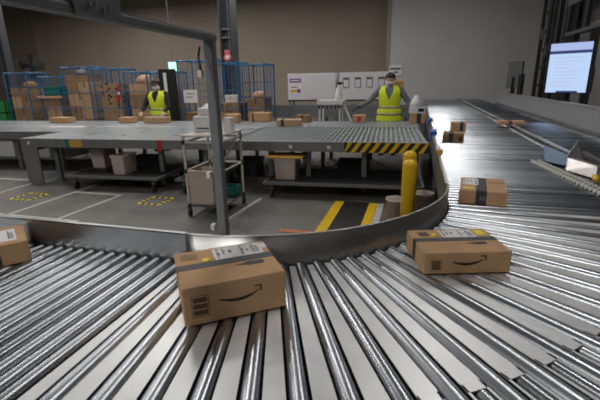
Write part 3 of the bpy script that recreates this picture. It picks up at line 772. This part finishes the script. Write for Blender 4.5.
for i, x in enumerate((-6.2, -5.74)):
    r = empty('round_sign', (x+.03, 11.95, 2.38), label=('round pink sign left of the dark column', 'round pink sign right of the dark column')[i], cat='sign')
    T = Matrix.Rotation(PI/2, 4, 'X')
    mb = MB().lathe([(0, .01), (.12, .01), (.12, -.01), (0, -.01)], n=24); mb.v = [tuple(T @ Vector(v)) for v in mb.v]; mb.build('disc', 'pink', r)
    mb = MB().lathe([(0, .014), (.06, .014), (.06, .01), (0, .01)], n=20); mb.v = [tuple(T @ Vector(v)) for v in mb.v]; mb.build('symbol', 'label', r)
    MB().box(-.08, .08, -.01, .01, .13, .24).build('tab', 'pink', r)
    MB().box(-.015, .015, .012, .40, -.02, .02).build('bracket', 'frame', r)
r = empty('exit_sign', (-9.3, 14.5, 2.28), label='small glowing green and white exit sign above the roll cages', cat='sign')
MB().box(-.19, .19, 0, .06, -.2, .2).build('housing', 'whiteplastic', r)
MB().box(-.17, .17, -.006, 0, -.18, .18).build('lit_face', 'exitsign', r)
MB().tube((0, .03, .2), (0, .03, 4.32), .012, n=8).build('hanger', 'frame', r)
# industrial fan at left
r = empty('industrial_fan', (-16.05, 14.3, 0), label='big dark industrial fan on a stand at far left', cat='fan')
T = Matrix.Translation((0, 0, 2.5)) @ Matrix.Rotation(PI/2, 4, 'X') @ Matrix.Rotation(R(20), 4, 'Y')
mb = MB()
for j in range(5):
    rr_ = .15+.1*j
    for i in range(28):
        a0, a1 = 2*PI*i/28, 2*PI*(i+1)/28
        mb.tube(T @ Vector((rr_*math.cos(a0), rr_*math.sin(a0), .12-.02*j)), T @ Vector((rr_*math.cos(a1), rr_*math.sin(a1), .12-.02*j)), .012, n=6)
mb.build('guard_grille', 'black', r)
mb = MB()
for s in range(4):
    a0 = s*PI/2; q = [(.06, -.05, .03), (.5, -.17, .05), (.5, .15, -.04), (.06, .05, -.03)]
    vs = [T @ (Matrix.Rotation(a0, 4, 'Z') @ Vector(v)) for v in q]; nn = T.to_3x3() @ Vector((0, 0, .008))
    mb.add(vs+[v-nn for v in vs], [(0, 1, 2, 3), (7, 6, 5, 4), (0, 4, 5, 1), (1, 5, 6, 2), (2, 6, 7, 3), (3, 7, 4, 0)])
mb.build('blade', 'dark', r)
MB().tube(T @ Vector((0, 0, -.25)), T @ Vector((0, 0, .06)), .11, n=16).build('motor', 'dark', r)
MB().tube((0, .1, 0), (0, .1, 2.4), .03, n=10).tube((0, .1, 0), (0, .1, .03), .35, n=24).build('stand', 'dark', r)

# ------------------------------------------------------------------ right side: rack, curtain panels, monitors
rk = empty('steel_rack_upright', (3.45, 13.6, 0), label='tall dark lattice rack upright at the corner of the white wall', cat='rack')
for (x, y) in ((0, -.75), (0, 0), (0, .75), (.45, -.75), (.45, .75)):
    MB().box(x-.05, x+.05, y-.05, y+.05, 0, 6.2).build('post', 'rack', rk)
mb = MB()
for z in range(0, 12):
    z0_ = .3+z*.5; mb.bar((0, -.75, z0_), (0, .0, z0_+.25), .03).bar((0, .0, z0_+.25), (0, .75, z0_), .03)
mb.build('lattice_brace', 'rack', rk)
MB().box(-.06, -.05, -.9, -.86, .5, 5).box(-.06, -.05, -.42, -.40, .5, 5).box(-.06, -.05, .30, .33, .5, 5).build('pale_edge', 'racklight', rk)
MB().box(-.055, .0, -.1, .02, 2.2, 2.5).box(-.055, .0, .5, .62, 2.7, 3.0).build('junction_box', 'racklight', rk)
rb = empty('steel_rack_bay', (3.5, 9.0, 0), label='dark rack bay with pale beams behind the lit monitor', cat='rack')
MB().box(0, .06, -4.5, 3.7, 3.33, 3.62).build('upper_beam', 'racklight', rb)
MB().box(0, .06, -4.5, 3.4, 2.62, 2.70).build('lower_beam', 'racklight', rb)
MB().box(.5, .55, -4.5, 3.7, 2.75, 3.3).build('back_panel', 'curtain', rb)
for y in (-3.4, -2.0, -.6, .8, 2.2, 3.4): MB().box(.02, .1, y-.09, y+.09, 2.70, 3.33).build('divider', 'rack', rb)
for i, (y0_, y1_) in enumerate(((2.3, 2.9), (1.0, 1.7), (-.1, .7), (-1.6, -.4), (-3.2, -2.0))):
    MB().box(.2, .23, y0_, y1_, .9, 2.62).build('hanging_panel', 'curtain', rb)
for y in (-.55, 3.55): MB().box(-.03, .05, y-.04, y+.04, 0, 3.62).build('post', 'racklight', rb)
MB().box(.6, .64, -4.5, 3.7, 0, 2.7).build('rear_sheet', 'rack', rb)

def frame_from(c, n, w_, h_, up=Vector((0, 0, 1))):
    n = n.normalized(); x = up.cross(n).normalized(); y = n.cross(x)
    return Matrix(((x.x, y.x, n.x, c[0]), (x.y, y.y, n.y, c[1]), (x.z, y.z, n.z, c[2]), (0, 0, 0, 1)))
def boxT(mb, T, x0, x1, y0, y1, z0, z1): return mb.box(x0, x1, y0, y1, z0, z1, T=T)
mon = empty('monitor', (2.60, 8.70, 1.215), label='large lit monitor showing a white page on a stand above the grey barrier', cat='monitor')
T = frame_from((0, 0, .58), Vector((-.50, -.85, -.03)), 1, 1)
sw, shh = .325, .43
boxT(MB(), T, -sw-.015, sw+.015, -shh-.015, shh+.015, -.04, 0).build('case', 'black', mon, bevel=.006)
sc_ = boxT(MB(), T, -sw, sw, -shh, shh, 0, .003).build('screen', 'screen', mon)
boxT(MB(), T, -sw, sw, shh*.70, shh, .003, .004).build('screen_header', 'screenhead', sc_)
boxT(MB(), T, -sw, sw, shh*.58, shh*.70, .003, .0045).build('screen_bar', 'screenbar', sc_)
mb = MB(); rr = random.Random(2)
for i in range(9):
    y = shh*(.40-.14*i); boxT(mb, T, -sw*.72, -sw*.72+sw*rr.uniform(.7, 1.4), y, y+.018, .003, .0045)
mb.build('screen_text', 'screentext', sc_)
boxT(MB(), T, -sw*.45, sw*.6, -shh, -shh*.93, .003, .0046).build('task_bar', 'screenbar', sc_)
MB().box(.02, .07, .04, .09, .0, .5).box(-.06, .12, -.05, .13, 0, .012).build('stand', 'black', mon)
boxT(MB(), T, sw+.02, sw+.07, -shh, 0, -.10, 0).build('side_post', 'black', mon)
mon2 = empty('monitor', (2.56, 12.9, 1.215), label='dark monitor seen from behind at the far end of the barrier', cat='monitor')
T = frame_from((0, 0, .50), Vector((-.93, .37, .0)), 1, 1)
T = frame_from((0, 0, .50), Vector((-.80, -.60, .0)), 1, 1)
boxT(MB(), T, -.24, .24, -.36, .36, -.05, 0).build('case', 'dark', mon2, bevel=.01)
boxT(MB(), T, -.23, .23, -.35, .35, 0, .003).build('screen', 'dframe', mon2)
MB().box(-.05, .05, -.02, .04, .0, .45).box(-.09, .09, -.12, .12, 0, .012).build('stand', 'black', mon2)
bk = empty('scanner_post', (2.56, 11.9, 1.215), label='pair of short black posts beside the dark monitor', cat='post')
MB().box(-.04, .04, -.04, .04, 0, .52).build('post', 'black', bk); MB().box(-.04, .04, .2, .28, 0, .5).box(-.03, .03, -.04, .28, .2, .24).build('cross_bar', 'black', bk)

# ------------------------------------------------------------------ white work stand behind the deck
ws = empty('work_stand', (-2.02, 10.0, 0), label='white stand with jars and small tools behind the deck', cat='stand')
for x in (-.28, .22):
    for y in (-.2, .2): MB().box(x-.018, x+.018, y-.018, y+.018, 0, 1.15).build('leg', 'whiteplastic', ws)
MB().box(-.34, .30, -.24, .24, 1.15, 1.20).build('top', 'whiteplastic', ws)
MB().box(-.34, .30, -.24, -.22, 1.10, 1.15).build('front_apron', 'cabinet', ws)
mb = MB()
for i in range(6): mb.tube((-.28+i*.1, -.26, 1.0+.02*(i % 2)), (-.28+i*.1, -.26, 1.08), .022, n=8)
mb.build('hanging_tools', 'dark', ws)
MB().bar((.30, -.1, 1.1), (.55, -.1, .55), .05).bar((.55, -.1, .55), (.62, -.1, 0), .05).build('slanted_leg', 'whiteplastic', ws)
r = empty('spray_bottle', (-1.86, 9.98, 1.2005), label='white bottle with dark trigger on the white work stand', cat='bottle')
MB().lathe([(0, 0), (.08, 0), (.09, .1), (.07, .25), (.03, .32), (.03, .36), (0, .36)], n=16).build('bottle', 'whiteplastic', r)
MB().box(-.03, .09, -.03, .03, .36, .42).build('trigger', 'dark', r)

# ------------------------------------------------------------------ roll cages with goods
ORD = ['first', 'second', 'third', 'fourth', 'fifth', 'sixth', 'seventh', 'eighth', 'ninth', 'tenth']
def cage(x, y, w_, d_, h_, idx, shelf=None, ang=0, bars=6, name='roll_cage', extra=''):
    r = empty(name, (x, y, 0), R(ang), label='blue wire roll cage, %s from the left%s' % (ORD[idx], extra), cat='roll cage', group=None)
    MB().box(-w_/2, w_/2, -d_/2, d_/2, .16, .19).build('base', 'blue', r)
    for sx in (-1, 1):
        mb = MB()
        ys = (-d_/2, d_/2); X = sx*w_/2
        for yy in ys: mb.tube((X, yy, .16), (X, yy, h_), .022, n=8)
        mb.tube((X, ys[0], h_), (X, ys[1], h_), .018, n=8)
        for z in (.45, .85, 1.25, 1.65): mb.tube((X, ys[0], z), (X, ys[1], z), .009, n=6)
        for i in range(1, 5): yy = ys[0]+d_*i/5; mb.tube((X, yy, .19), (X, yy, h_), .006, n=6)
        mb.build('side_panel', 'blue', r)
    for sy, nm in ((1, 'back_panel'), (-1, 'front_gate')):
        mb = MB(); Y = sy*d_/2
        mb.tube((-w_/2, Y, h_-.02), (w_/2, Y, h_-.02), .018, n=8)
        zs = (.45, .85, 1.25, 1.65) if sy > 0 else (.5, .95, 1.45)
        for z in zs: mb.tube((-w_/2, Y, z), (w_/2, Y, z), .012, n=6)
        nb = bars if sy > 0 else 3
        for i in range(1, nb): xx = -w_/2+w_*i/nb; mb.tube((xx, Y, .19), (xx, Y, h_), .007, n=6)
        mb.build(nm, 'blue', r)
    for sx in (-1, 1):
        for sy in (-1, 1):
            X, Y = sx*(w_/2-.08), sy*(d_/2-.08)
            MB().tube((X-.02, Y, .07), (X+.02, Y, .07), .07, n=12).box(X-.025, X+.025, Y-.025, Y+.025, .07, .16).build('caster', 'wheel', r)
    return r
def fill(x, y, w_, d_, idx, rows, mats, ang=0, gap=.03):
    """stack of cartons in a cage, widths in 'rows': list of (height, n across)"""
    z = .1905; lv = ['bottom', 'second', 'third', 'fourth', 'fifth', 'sixth', 'seventh']
    c, s = math.cos(R(ang)), math.sin(R(ang))
    for j, (hh, n) in enumerate(rows):
        ww = (w_-.1)/n
        for i in range(n):
            lx = -w_/2+.05+ww*(i+.5); jit = rnd.uniform(-.01, .01)
            pos = (x+c*lx, y+s*lx+jit, z)
            side_ = '' if n == 1 else (' at left', ' at right')[i] if n == 2 else (' at left', ' in the middle', ' at right')[i]
            m = rnd.choice(mats)
            hq = hh*rnd.uniform(.94, 1.0) if j == len(rows)-1 else hh
            carton(ww-gap, d_-.16, hq-.002, pos, R(ang), 'carton in the %s roll cage, %s layer%s' % (ORD[idx], lv[j], side_), m=m, tape=('y', 0, .05, rnd.choice(('brownprint', 'tapegrey', 'cardpink')), .5) if rnd.random() < .6 else None)
        z += hh
brown_mix = ['card', 'card2', 'card3', 'card', 'card3']
CG = [  # x, width, height, rows, materials
    (-12.95, .95, 2.10, [(.38, 2), (.36, 1), (.40, 2), (.28, 1)], brown_mix),
    (-11.60, .80, 1.95, [(.40, 1), (.42, 2), (.34, 1)], brown_mix),
    (-10.50, 1.05, 2.22, [(.42, 1), (.40, 2), (.40, 1), (.36, 2), (.22, 1)], brown_mix),
    (-9.30, .95, 2.14, [(.2, 1)], brown_mix),
    (-8.25, .80, 2.02, [(.42, 1), (.36, 2), (.38, 1), (.34, 1)], brown_mix),
    (-7.35, .72, 2.0, [(.5, 1), (.5, 1), (.3, 1)], ['card3']),
    (-6.15, 1.00, 2.28, [(.30, 2), (.34, 1)], brown_mix),
    (-5.12, .78, 2.18, [(.36, 2), (.3, 1), (.26, 2)], brown_mix),
    (-4.28, .62, 2.12, [(.35, 1), (.36, 1), (.34, 1)], brown_mix),
]
CYG = 11.2
for i, (x, ww, hh, rows, mats) in enumerate(CG):
    if i in (7, 8): yy = CYG-.35
    elif i == 6: yy = CYG-.2
    else: yy = CYG
    cage(x, yy, ww, .8, hh, i)
    fill(x, yy, ww, .8, i, rows, mats)
# tall spotted sheet in the fourth cage with red tape
r = empty('cardboard_sheet', (-9.30, CYG-.1, .392), label='tall tan cardboard sheet with dark spots and a red strip in the fourth roll cage', cat='cardboard')
MB().box(-.40, .40, -.15, .15, 0, 1.32).build('sheet', 'cardspot', r)
T = Matrix.Translation((.26, -.152, 1.02)) @ Matrix.Rotation(R(14), 4, 'Y')
MB().box(-.06, .06, -.004, .0, -.3, .26, T=T).build('red_strip', 'red', r)
MB().box(-.04, .04, -.006, -.004, -.06, .05, T=T).build('white_patch', 'label', r)
# bag on the fifth cage, teal shelf rack and crates at left
def sack(loc, s, lb, m='cardpink', cat='bag', name='paper_sack'):
    r = empty(name, loc, label=lb, cat=cat); mb = MB()
    mb.lathe([(0, 0), (s, 0), (s*1.1, s*.4), (s*.9, s*.8), (s*.45, s*1.05), (0, s*1.1)], n=16); q = random.Random(int(s*1000))
    mb.v = [(x*(1+q.uniform(-.15, .15)), y*(1+q.uniform(-.15, .15)), z) for x, y, z in mb.v]; mb.build('sack', m, r)
sack((-8.20, CYG, 1.675), .24, 'rumpled paper sack on top of the fifth roll cage stack')
sack((-4.28, CYG-.35, 1.24), .17, 'rumpled paper sack on the stack in the ninth roll cage')
sack((-12.80, CYG, 1.615), .20, 'rumpled dark sack on top of the stack in the first roll cage', 'card3')
sack((-10.60, CYG, 1.995), .15, 'small grey sack on top of the stack in the third roll cage', 'curtain')
sack((-5.95, CYG-.2, .835), .22, 'clear plastic sack on the stack in the seventh roll cage', 'bag')
carton(.34, .3, .2, (-5.12, CYG-.35, 1.115), R(8), 'white carton on top of the stack in the eighth roll cage', m='whiteplastic')
carton(.5, .4, .3, (-7.35, CYG, 1.495), R(0), 'pale carton on top of the stack in the sixth roll cage', m='card2')
r = empty('green_crate', (-11.60, CYG, 1.345), label='green crate on top of the cartons in the second roll cage', cat='crate')
MB().box(-.33, .33, -.3, .3, 0, .02).box(-.33, .33, -.3, -.28, 0, .3).box(-.33, .33, .28, .3, 0, .3).box(-.33, -.31, -.3, .3, 0, .3).box(.31, .33, -.3, .3, 0, .3).build('shell', 'teal', r)
MB().box(-.34, .34, -.32, -.30, .24, .30).build('rim', 'green', r)
for k_ in range(3):
    r = empty('green_crate', (-13.72, CYG-.2, .01+.40*k_), label='green stacking crate at the left edge, %s of its stack' % ('bottom', 'middle', 'top')[k_], cat='crate')
    MB().box(-.2, .2, -.3, .3, 0, .02).box(-.2, .2, -.3, -.28, 0, .38).box(-.2, .2, .28, .3, 0, .38).box(-.2, -.18, -.3, .3, 0, .38).box(.18, .2, -.3, .3, 0, .38).build('shell', 'green', r)
r = tag(MB().box(-.5, .5, -.02, .02, 0, .07).build('barrier_bar', 'cardpink', None), 'pale pink bar tied across the front of the second roll cage', 'bar'); r.location = (-11.6, CYG-.45, 1.28)
# dark panel with lit strip between cages
r = empty('dark_display_panel', (-6.95, 10.52, 0), label='tall black panel with a bright white vertical strip just left of the white notice board', cat='panel')
MB().box(-.26, .26, -.04, .04, 0, 2.06).build('board', 'black', r)
MB().box(-.11, -.01, -.05, -.04, 1.25, 1.96).build('white_strip', 'whiteplastic', r)
r = empty('notice_board', (-6.28, CYG-.64, 1.12), label='white notice board hooked on the front of the seventh roll cage', cat='board')
MB().box(-.22, .22, -.015, .0, 0, .36).build('board', 'label', r)
MB().box(-.15, .13, -.018, -.015, .24, .26).box(-.15, .08, -.018, -.015, .15, .17).build('notice_text', 'labeltext', r)
MB().box(-.2, -.18, 0, .035, .30, .36).box(.18, .2, 0, .035, .30, .36).build('hook', 'frame', r)

# ------------------------------------------------------------------ people
def remeshed(mb, name, m, parent, voxel=.010, smooth=6):
    o = mb.build(name, m, parent)
    md = o.modifiers.new('remesh', 'REMESH'); md.mode = 'VOXEL'; md.voxel_size = voxel; md.use_smooth_shade = True
    sm = o.modifiers.new('smooth', 'SMOOTH'); sm.iterations = smooth; sm.factor = .5
    dg = bpy.context.evaluated_depsgraph_get(); me = bpy.data.meshes.new_from_object(o.evaluated_get(dg))
    o.modifiers.clear(); o.data = me
    for p in me.polygons: p.use_smooth = True
    return o
def limb(mb, pts, n=14):
    """pts: (pos, r) chain with balls at the joints"""
    for (a, ra), (b, rb) in zip(pts, pts[1:]): mb.tube(a, b, ra, rb, n=n)
    for a, ra in pts: mb.ell(a, ra, ra, ra, n=n)
def loft(mb, rings, n=24):
    vs = [Vector((cx+rx*math.cos(2*PI*i/n), cy+ry*math.sin(2*PI*i/n), z)) for cx, cy, z, rx, ry in rings for i in range(n)]
    k_ = len(rings); fs = [(j*n+i, j*n+(i+1) % n, (j+1)*n+(i+1) % n, (j+1)*n+i) for j in range(k_-1) for i in range(n)]
    fs += [tuple(reversed(range(n))), tuple(range((k_-1)*n, k_*n))]
    mb.add(vs, fs, True)
TORSO = [(0, 0, .86, .165, .115), (0, 0, .95, .170, .12), (0, 0, 1.05, .145, .105), (0, -.005, 1.18, .160, .115), (0, 0, 1.30, .180, .122), (0, .005, 1.38, .178, .108), (0, .01, 1.43, .12, .08), (0, .01, 1.46, .065, .06)]
def hand(mb, wrist, direction, side, s=1.0, down=Vector((0, 0, -1))):
    d = direction.normalized(); u = d.cross(down).normalized(); dn = u.cross(d).normalized()
    palm = wrist+d*.045; T = Matrix((u, d, dn)).transposed()
    mb.ell(palm, .042*s, .052*s, .018*s, n=14, T=T)
    for i, (off, ln) in enumerate(((-.030, .066), (-.010, .076), (.011, .072), (.030, .056))):
        a = palm+u*off+d*.035; b = a+d*ln*.55+dn*.006; c = b+d*ln*.35+dn*.022
        limb(mb, [(a, .0095*s), (b, .0088*s), (c, .0078*s)], n=8)
    a = palm+u*.034*side-d*.01; b = a+u*.03*side+d*.028+dn*.008; c = b+d*.026+dn*.012+u*.004*side
    limb(mb, [(a, .011*s), (b, .0105*s), (c, .009*s)], n=8)
def person(loc, rz, hands, label, shirt_m, glove=False, cap=False, tilt=18, elbows=None):
    r = empty('person', loc, rz, label=label, cat='person')
    V = Vector
    sh = {s: V((s*.185, .005, 1.385)) for s in (-1, 1)}; hp = {s: V((s*.09, 0, .90)) for s in (-1, 1)}
    kn = {s: V((s*.105, -.02, .49)) for s in (-1, 1)}; ak = {s: V((s*.115, .02, .09)) for s in (-1, 1)}
    hc = V((0, -.035, 1.60)); Th = Matrix.Rotation(R(tilt), 3, 'X')
    wr = {s: V(hands[s]) for s in (-1, 1)}; el = {}
    for s in (-1, 1):
        if elbows: el[s] = V(elbows[s]); continue
        a, b = sh[s], wr[s]; mid = (a+b)/2; L_ = (b-a).length; h_ = math.sqrt(max(0, .28**2-(L_/2)**2))
        el[s] = mid+V((s*.55, .25, -.8)).normalized()*h_
    body = MB(); loft(body, TORSO)
    limb(body, [(V((0, .01, 1.42)), .06), (V((0, -.01, 1.52)), .054)])
    body.ell(hc, .076, .094, .112, n=20, T=Th); body.ell(hc+Th @ V((0, -.03, -.065)), .052, .055, .045, n=14, T=Th)
    body.ell(hc+Th @ V((0, -.095, -.015)), .012, .018, .022, n=10, T=Th)
    for s in (-1, 1): body.ell(hc+Th @ V((s*.078, .005, -.01)), .010, .020, .030, n=10, T=Th)
    body.ell(hc+Th @ V((0, -.085, -.055)), .024, .010, .008, n=10, T=Th)
    for s in (-1, 1):
        limb(body, [(sh[s], .052), (el[s], .040), (wr[s], .026)]); limb(body, [(hp[s], .082), (kn[s], .055), (ak[s], .038)])
        body.ell(ak[s]+V((0, -.05, -.045)), .042, .115, .035)
        hand(body, wr[s], wr[s]-el[s], s*-1 if False else s)
    remeshed(body, 'body', 'skin', r, .007, 3)
    for s in (-1, 1):
        e = MB().ell(hc+Th @ V((s*.030, -.086, .005)), .011, .006, .006, n=10, T=Th).build('eye', 'hair', r)
    s_ = MB(); loft(s_, [(cx, cy, z, rx+.014, ry+.014) for cx, cy, z, rx, ry in TORSO if .93 < z < 1.45])
    s_.lathe([(.075, 1.40), (.068, 1.455), (0, 1.455), ], n=20)
    for s in (-1, 1): limb(s_, [(sh[s], .070), (el[s], .054), (wr[s]-(wr[s]-el[s])*.06, .037)])
    remeshed(s_, 'shirt', shirt_m, r, .010, 5)
    t_ = MB(); loft(t_, [(0, 0, .86, .175, .13), (0, 0, .95, .178, .13), (0, 0, 1.02, .165, .12)])
    for s in (-1, 1): limb(t_, [(hp[s]+V((0, 0, -.02)), .098), (kn[s], .074), (ak[s]+V((0, 0, .03)), .058)])
    remeshed(t_, 'trousers', 'trousers', r, .012, 5)
    for s in (-1, 1):
        f_ = MB(); f_.ell(ak[s]+V((0, -.05, -.04)), .053, .135, .05); f_.box(ak[s].x-.045, ak[s].x+.045, ak[s].y-.165, ak[s].y+.07, .0, .03)
        remeshed(f_, 'shoe', 'shoe', r, .010, 3)
    if glove:
        for s in (-1, 1):
            g_ = MB(); hand(g_, wr[s], wr[s]-el[s], s, 1.22); limb(g_, [(wr[s]-(wr[s]-el[s]).normalized()*.05, .038), (wr[s], .034)])
            remeshed(g_, 'glove', 'glove', r, .006, 2)
    # hair or cap: a shell over the upper back of the head
    h_ = MB(); h_.ell(hc+Th @ V((0, .012, .022)), .096, .108, .116, n=22, T=Th)
    hm = h_.build('cap' if cap else 'hair', 'hair', r, fix=True)
    bm = bmesh.new(); bm.from_mesh(hm.data)
    for v in bm.verts:
        q = Th.inverted() @ (v.co-hc)
        if q.y < -.02 and q.z < .045: v.co = hc+Th @ V((q.x*.80, q.y*.70+.012, max(q.z, .03)))
        if q.z < -.06: v.co = hc+Th @ V((q.x*.8, q.y*.8, -.055))
    bm.to_mesh(hm.data); bm.free()
    if cap:
        b_ = MB(); pts = [(.075*math.cos(t), -.065-.065*math.sin(t)) for t in [PI*i/10 for i in range(11)]]
        b_.poly(pts, lambda x, y, h: hc+Th @ V((x, y, .045+h-(-y-.065)*.15)), .006); b_.build('cap_brim', 'hair', hm)
    mk = MB(); n = 9; vs = []
    for j, z in enumerate((-.014, -.04, -.07, -.098)):
        for i in range(n):
            a_ = -PI*.5+(i/(n-1)-.5)*PI*.95; rx, ry = (.080, .100) if j < 3 else (.055, .080)
            bul = .012*math.cos((i/(n-1)-.5)*PI)*(1 if j in (1, 2) else .3)
            vs.append(hc+Th @ V((rx*math.cos(a_), (ry+bul)*math.sin(a_)-.004, z)))
    mk.add(vs, [(j*n+i, j*n+i+1, (j+1)*n+i+1, (j+1)*n+i) for j in range(3) for i in range(n-1)], True)
    m_ = mk.build('face_mask', 'mask', r, fix=False); sd = m_.modifiers.new('solid', 'SOLIDIFY'); sd.thickness = .004
    # vest
    zs = [.74+.0101*q for q in range(71)]; n = 120; vs = []
    def rr_at(z):
        for (a0, a1) in zip(TORSO, TORSO[1:]):
            if a0[2] <= z <= a1[2]:
                t = (z-a0[2])/(a1[2]-a0[2]); return [a0[i]+(a1[i]-a0[i])*t for i in (1, 3, 4)]
        return [0, .168, .118] if z < .9 else [0, .16, .1]
    for z in zs:
        cy, rx, ry = rr_at(z); rx = max(rx, .105); ry = max(ry, .085)
        flare = .038+.010*max(0, (1.05-z)/.12)
        if z > 1.36: flare = .030
        for i in range(n):
            a_ = 2*PI*i/n; vs.append((  (rx+flare)*math.cos(a_), cy+(ry+flare)*math.sin(a_), z+(.012 if z > 1.4 else 0)))
    fs = []
    for j in range(len(zs)-1):
        zc = (zs[j]+zs[j+1])/2
        for i in range(n):
            a_ = 2*PI*(i+.5)/n; x = math.cos(a_); y = math.sin(a_)
            if y < 0 and abs(x)*.19 < (zc-1.17)*.32: continue       # V neck
            if y > 0 and zc > 1.42 and abs(x) < .4: continue
            if abs(x) > .86 and zc > 1.24 and zc < 1.40: continue   # arm holes
            fs.append((j*n+i, j*n+(i+1) % n, (j+1)*n+(i+1) % n, (j+1)*n+i))
    v_ = MB().add(vs, fs, True).build('safety_vest', 'vest', r, fix=False)
    sd = v_.modifiers.new('solid', 'SOLIDIFY'); sd.thickness = .008; sd.offset = 1
    for z0_, z1_ in ((.86, .905), (1.00, 1.045)):
        vs = []
        for z in (z0_, z1_):
            cy, rx, ry = rr_at(z); fl = .0395+.010*max(0, (1.05-z)/.12)
            for i in range(n):
                a_ = 2*PI*i/n; vs.append(((rx+fl+.008)*math.cos(a_), cy+(ry+fl+.008)*math.sin(a_), z))
        b_ = MB().add(vs, [(i, (i+1) % n, n+(i+1) % n, n+i) for i in range(n)], True).build('reflective_band', 'band', v_, fix=False)
        sd = b_.modifiers.new('solid', 'SOLIDIFY'); sd.thickness = .003; sd.offset = 1
    return r
person((-.60, 9.38, .0), R(0), {-1: (-.56, -.24, 1.04), 1: (.46, -.22, .92)},
       'person in yellow vest, grey sleeves and dark gloves sorting parcels at the table end', 'greyfabric', glove=True, tilt=22,
       elbows={-1: (-.38, -.02, 1.15), 1: (.35, .0, 1.12)}).scale = (1.18, 1.12, 1.04)
person((-6.27, 8.98, .0), R(8), {-1: (-.26, -.30, .98), 1: (.26, -.30, .98)},
       'person in yellow vest, black shirt and black cap in front of the roll cages', 'blackfabric', cap=True, tilt=14).scale = (1.12, 1.08, 1.02)
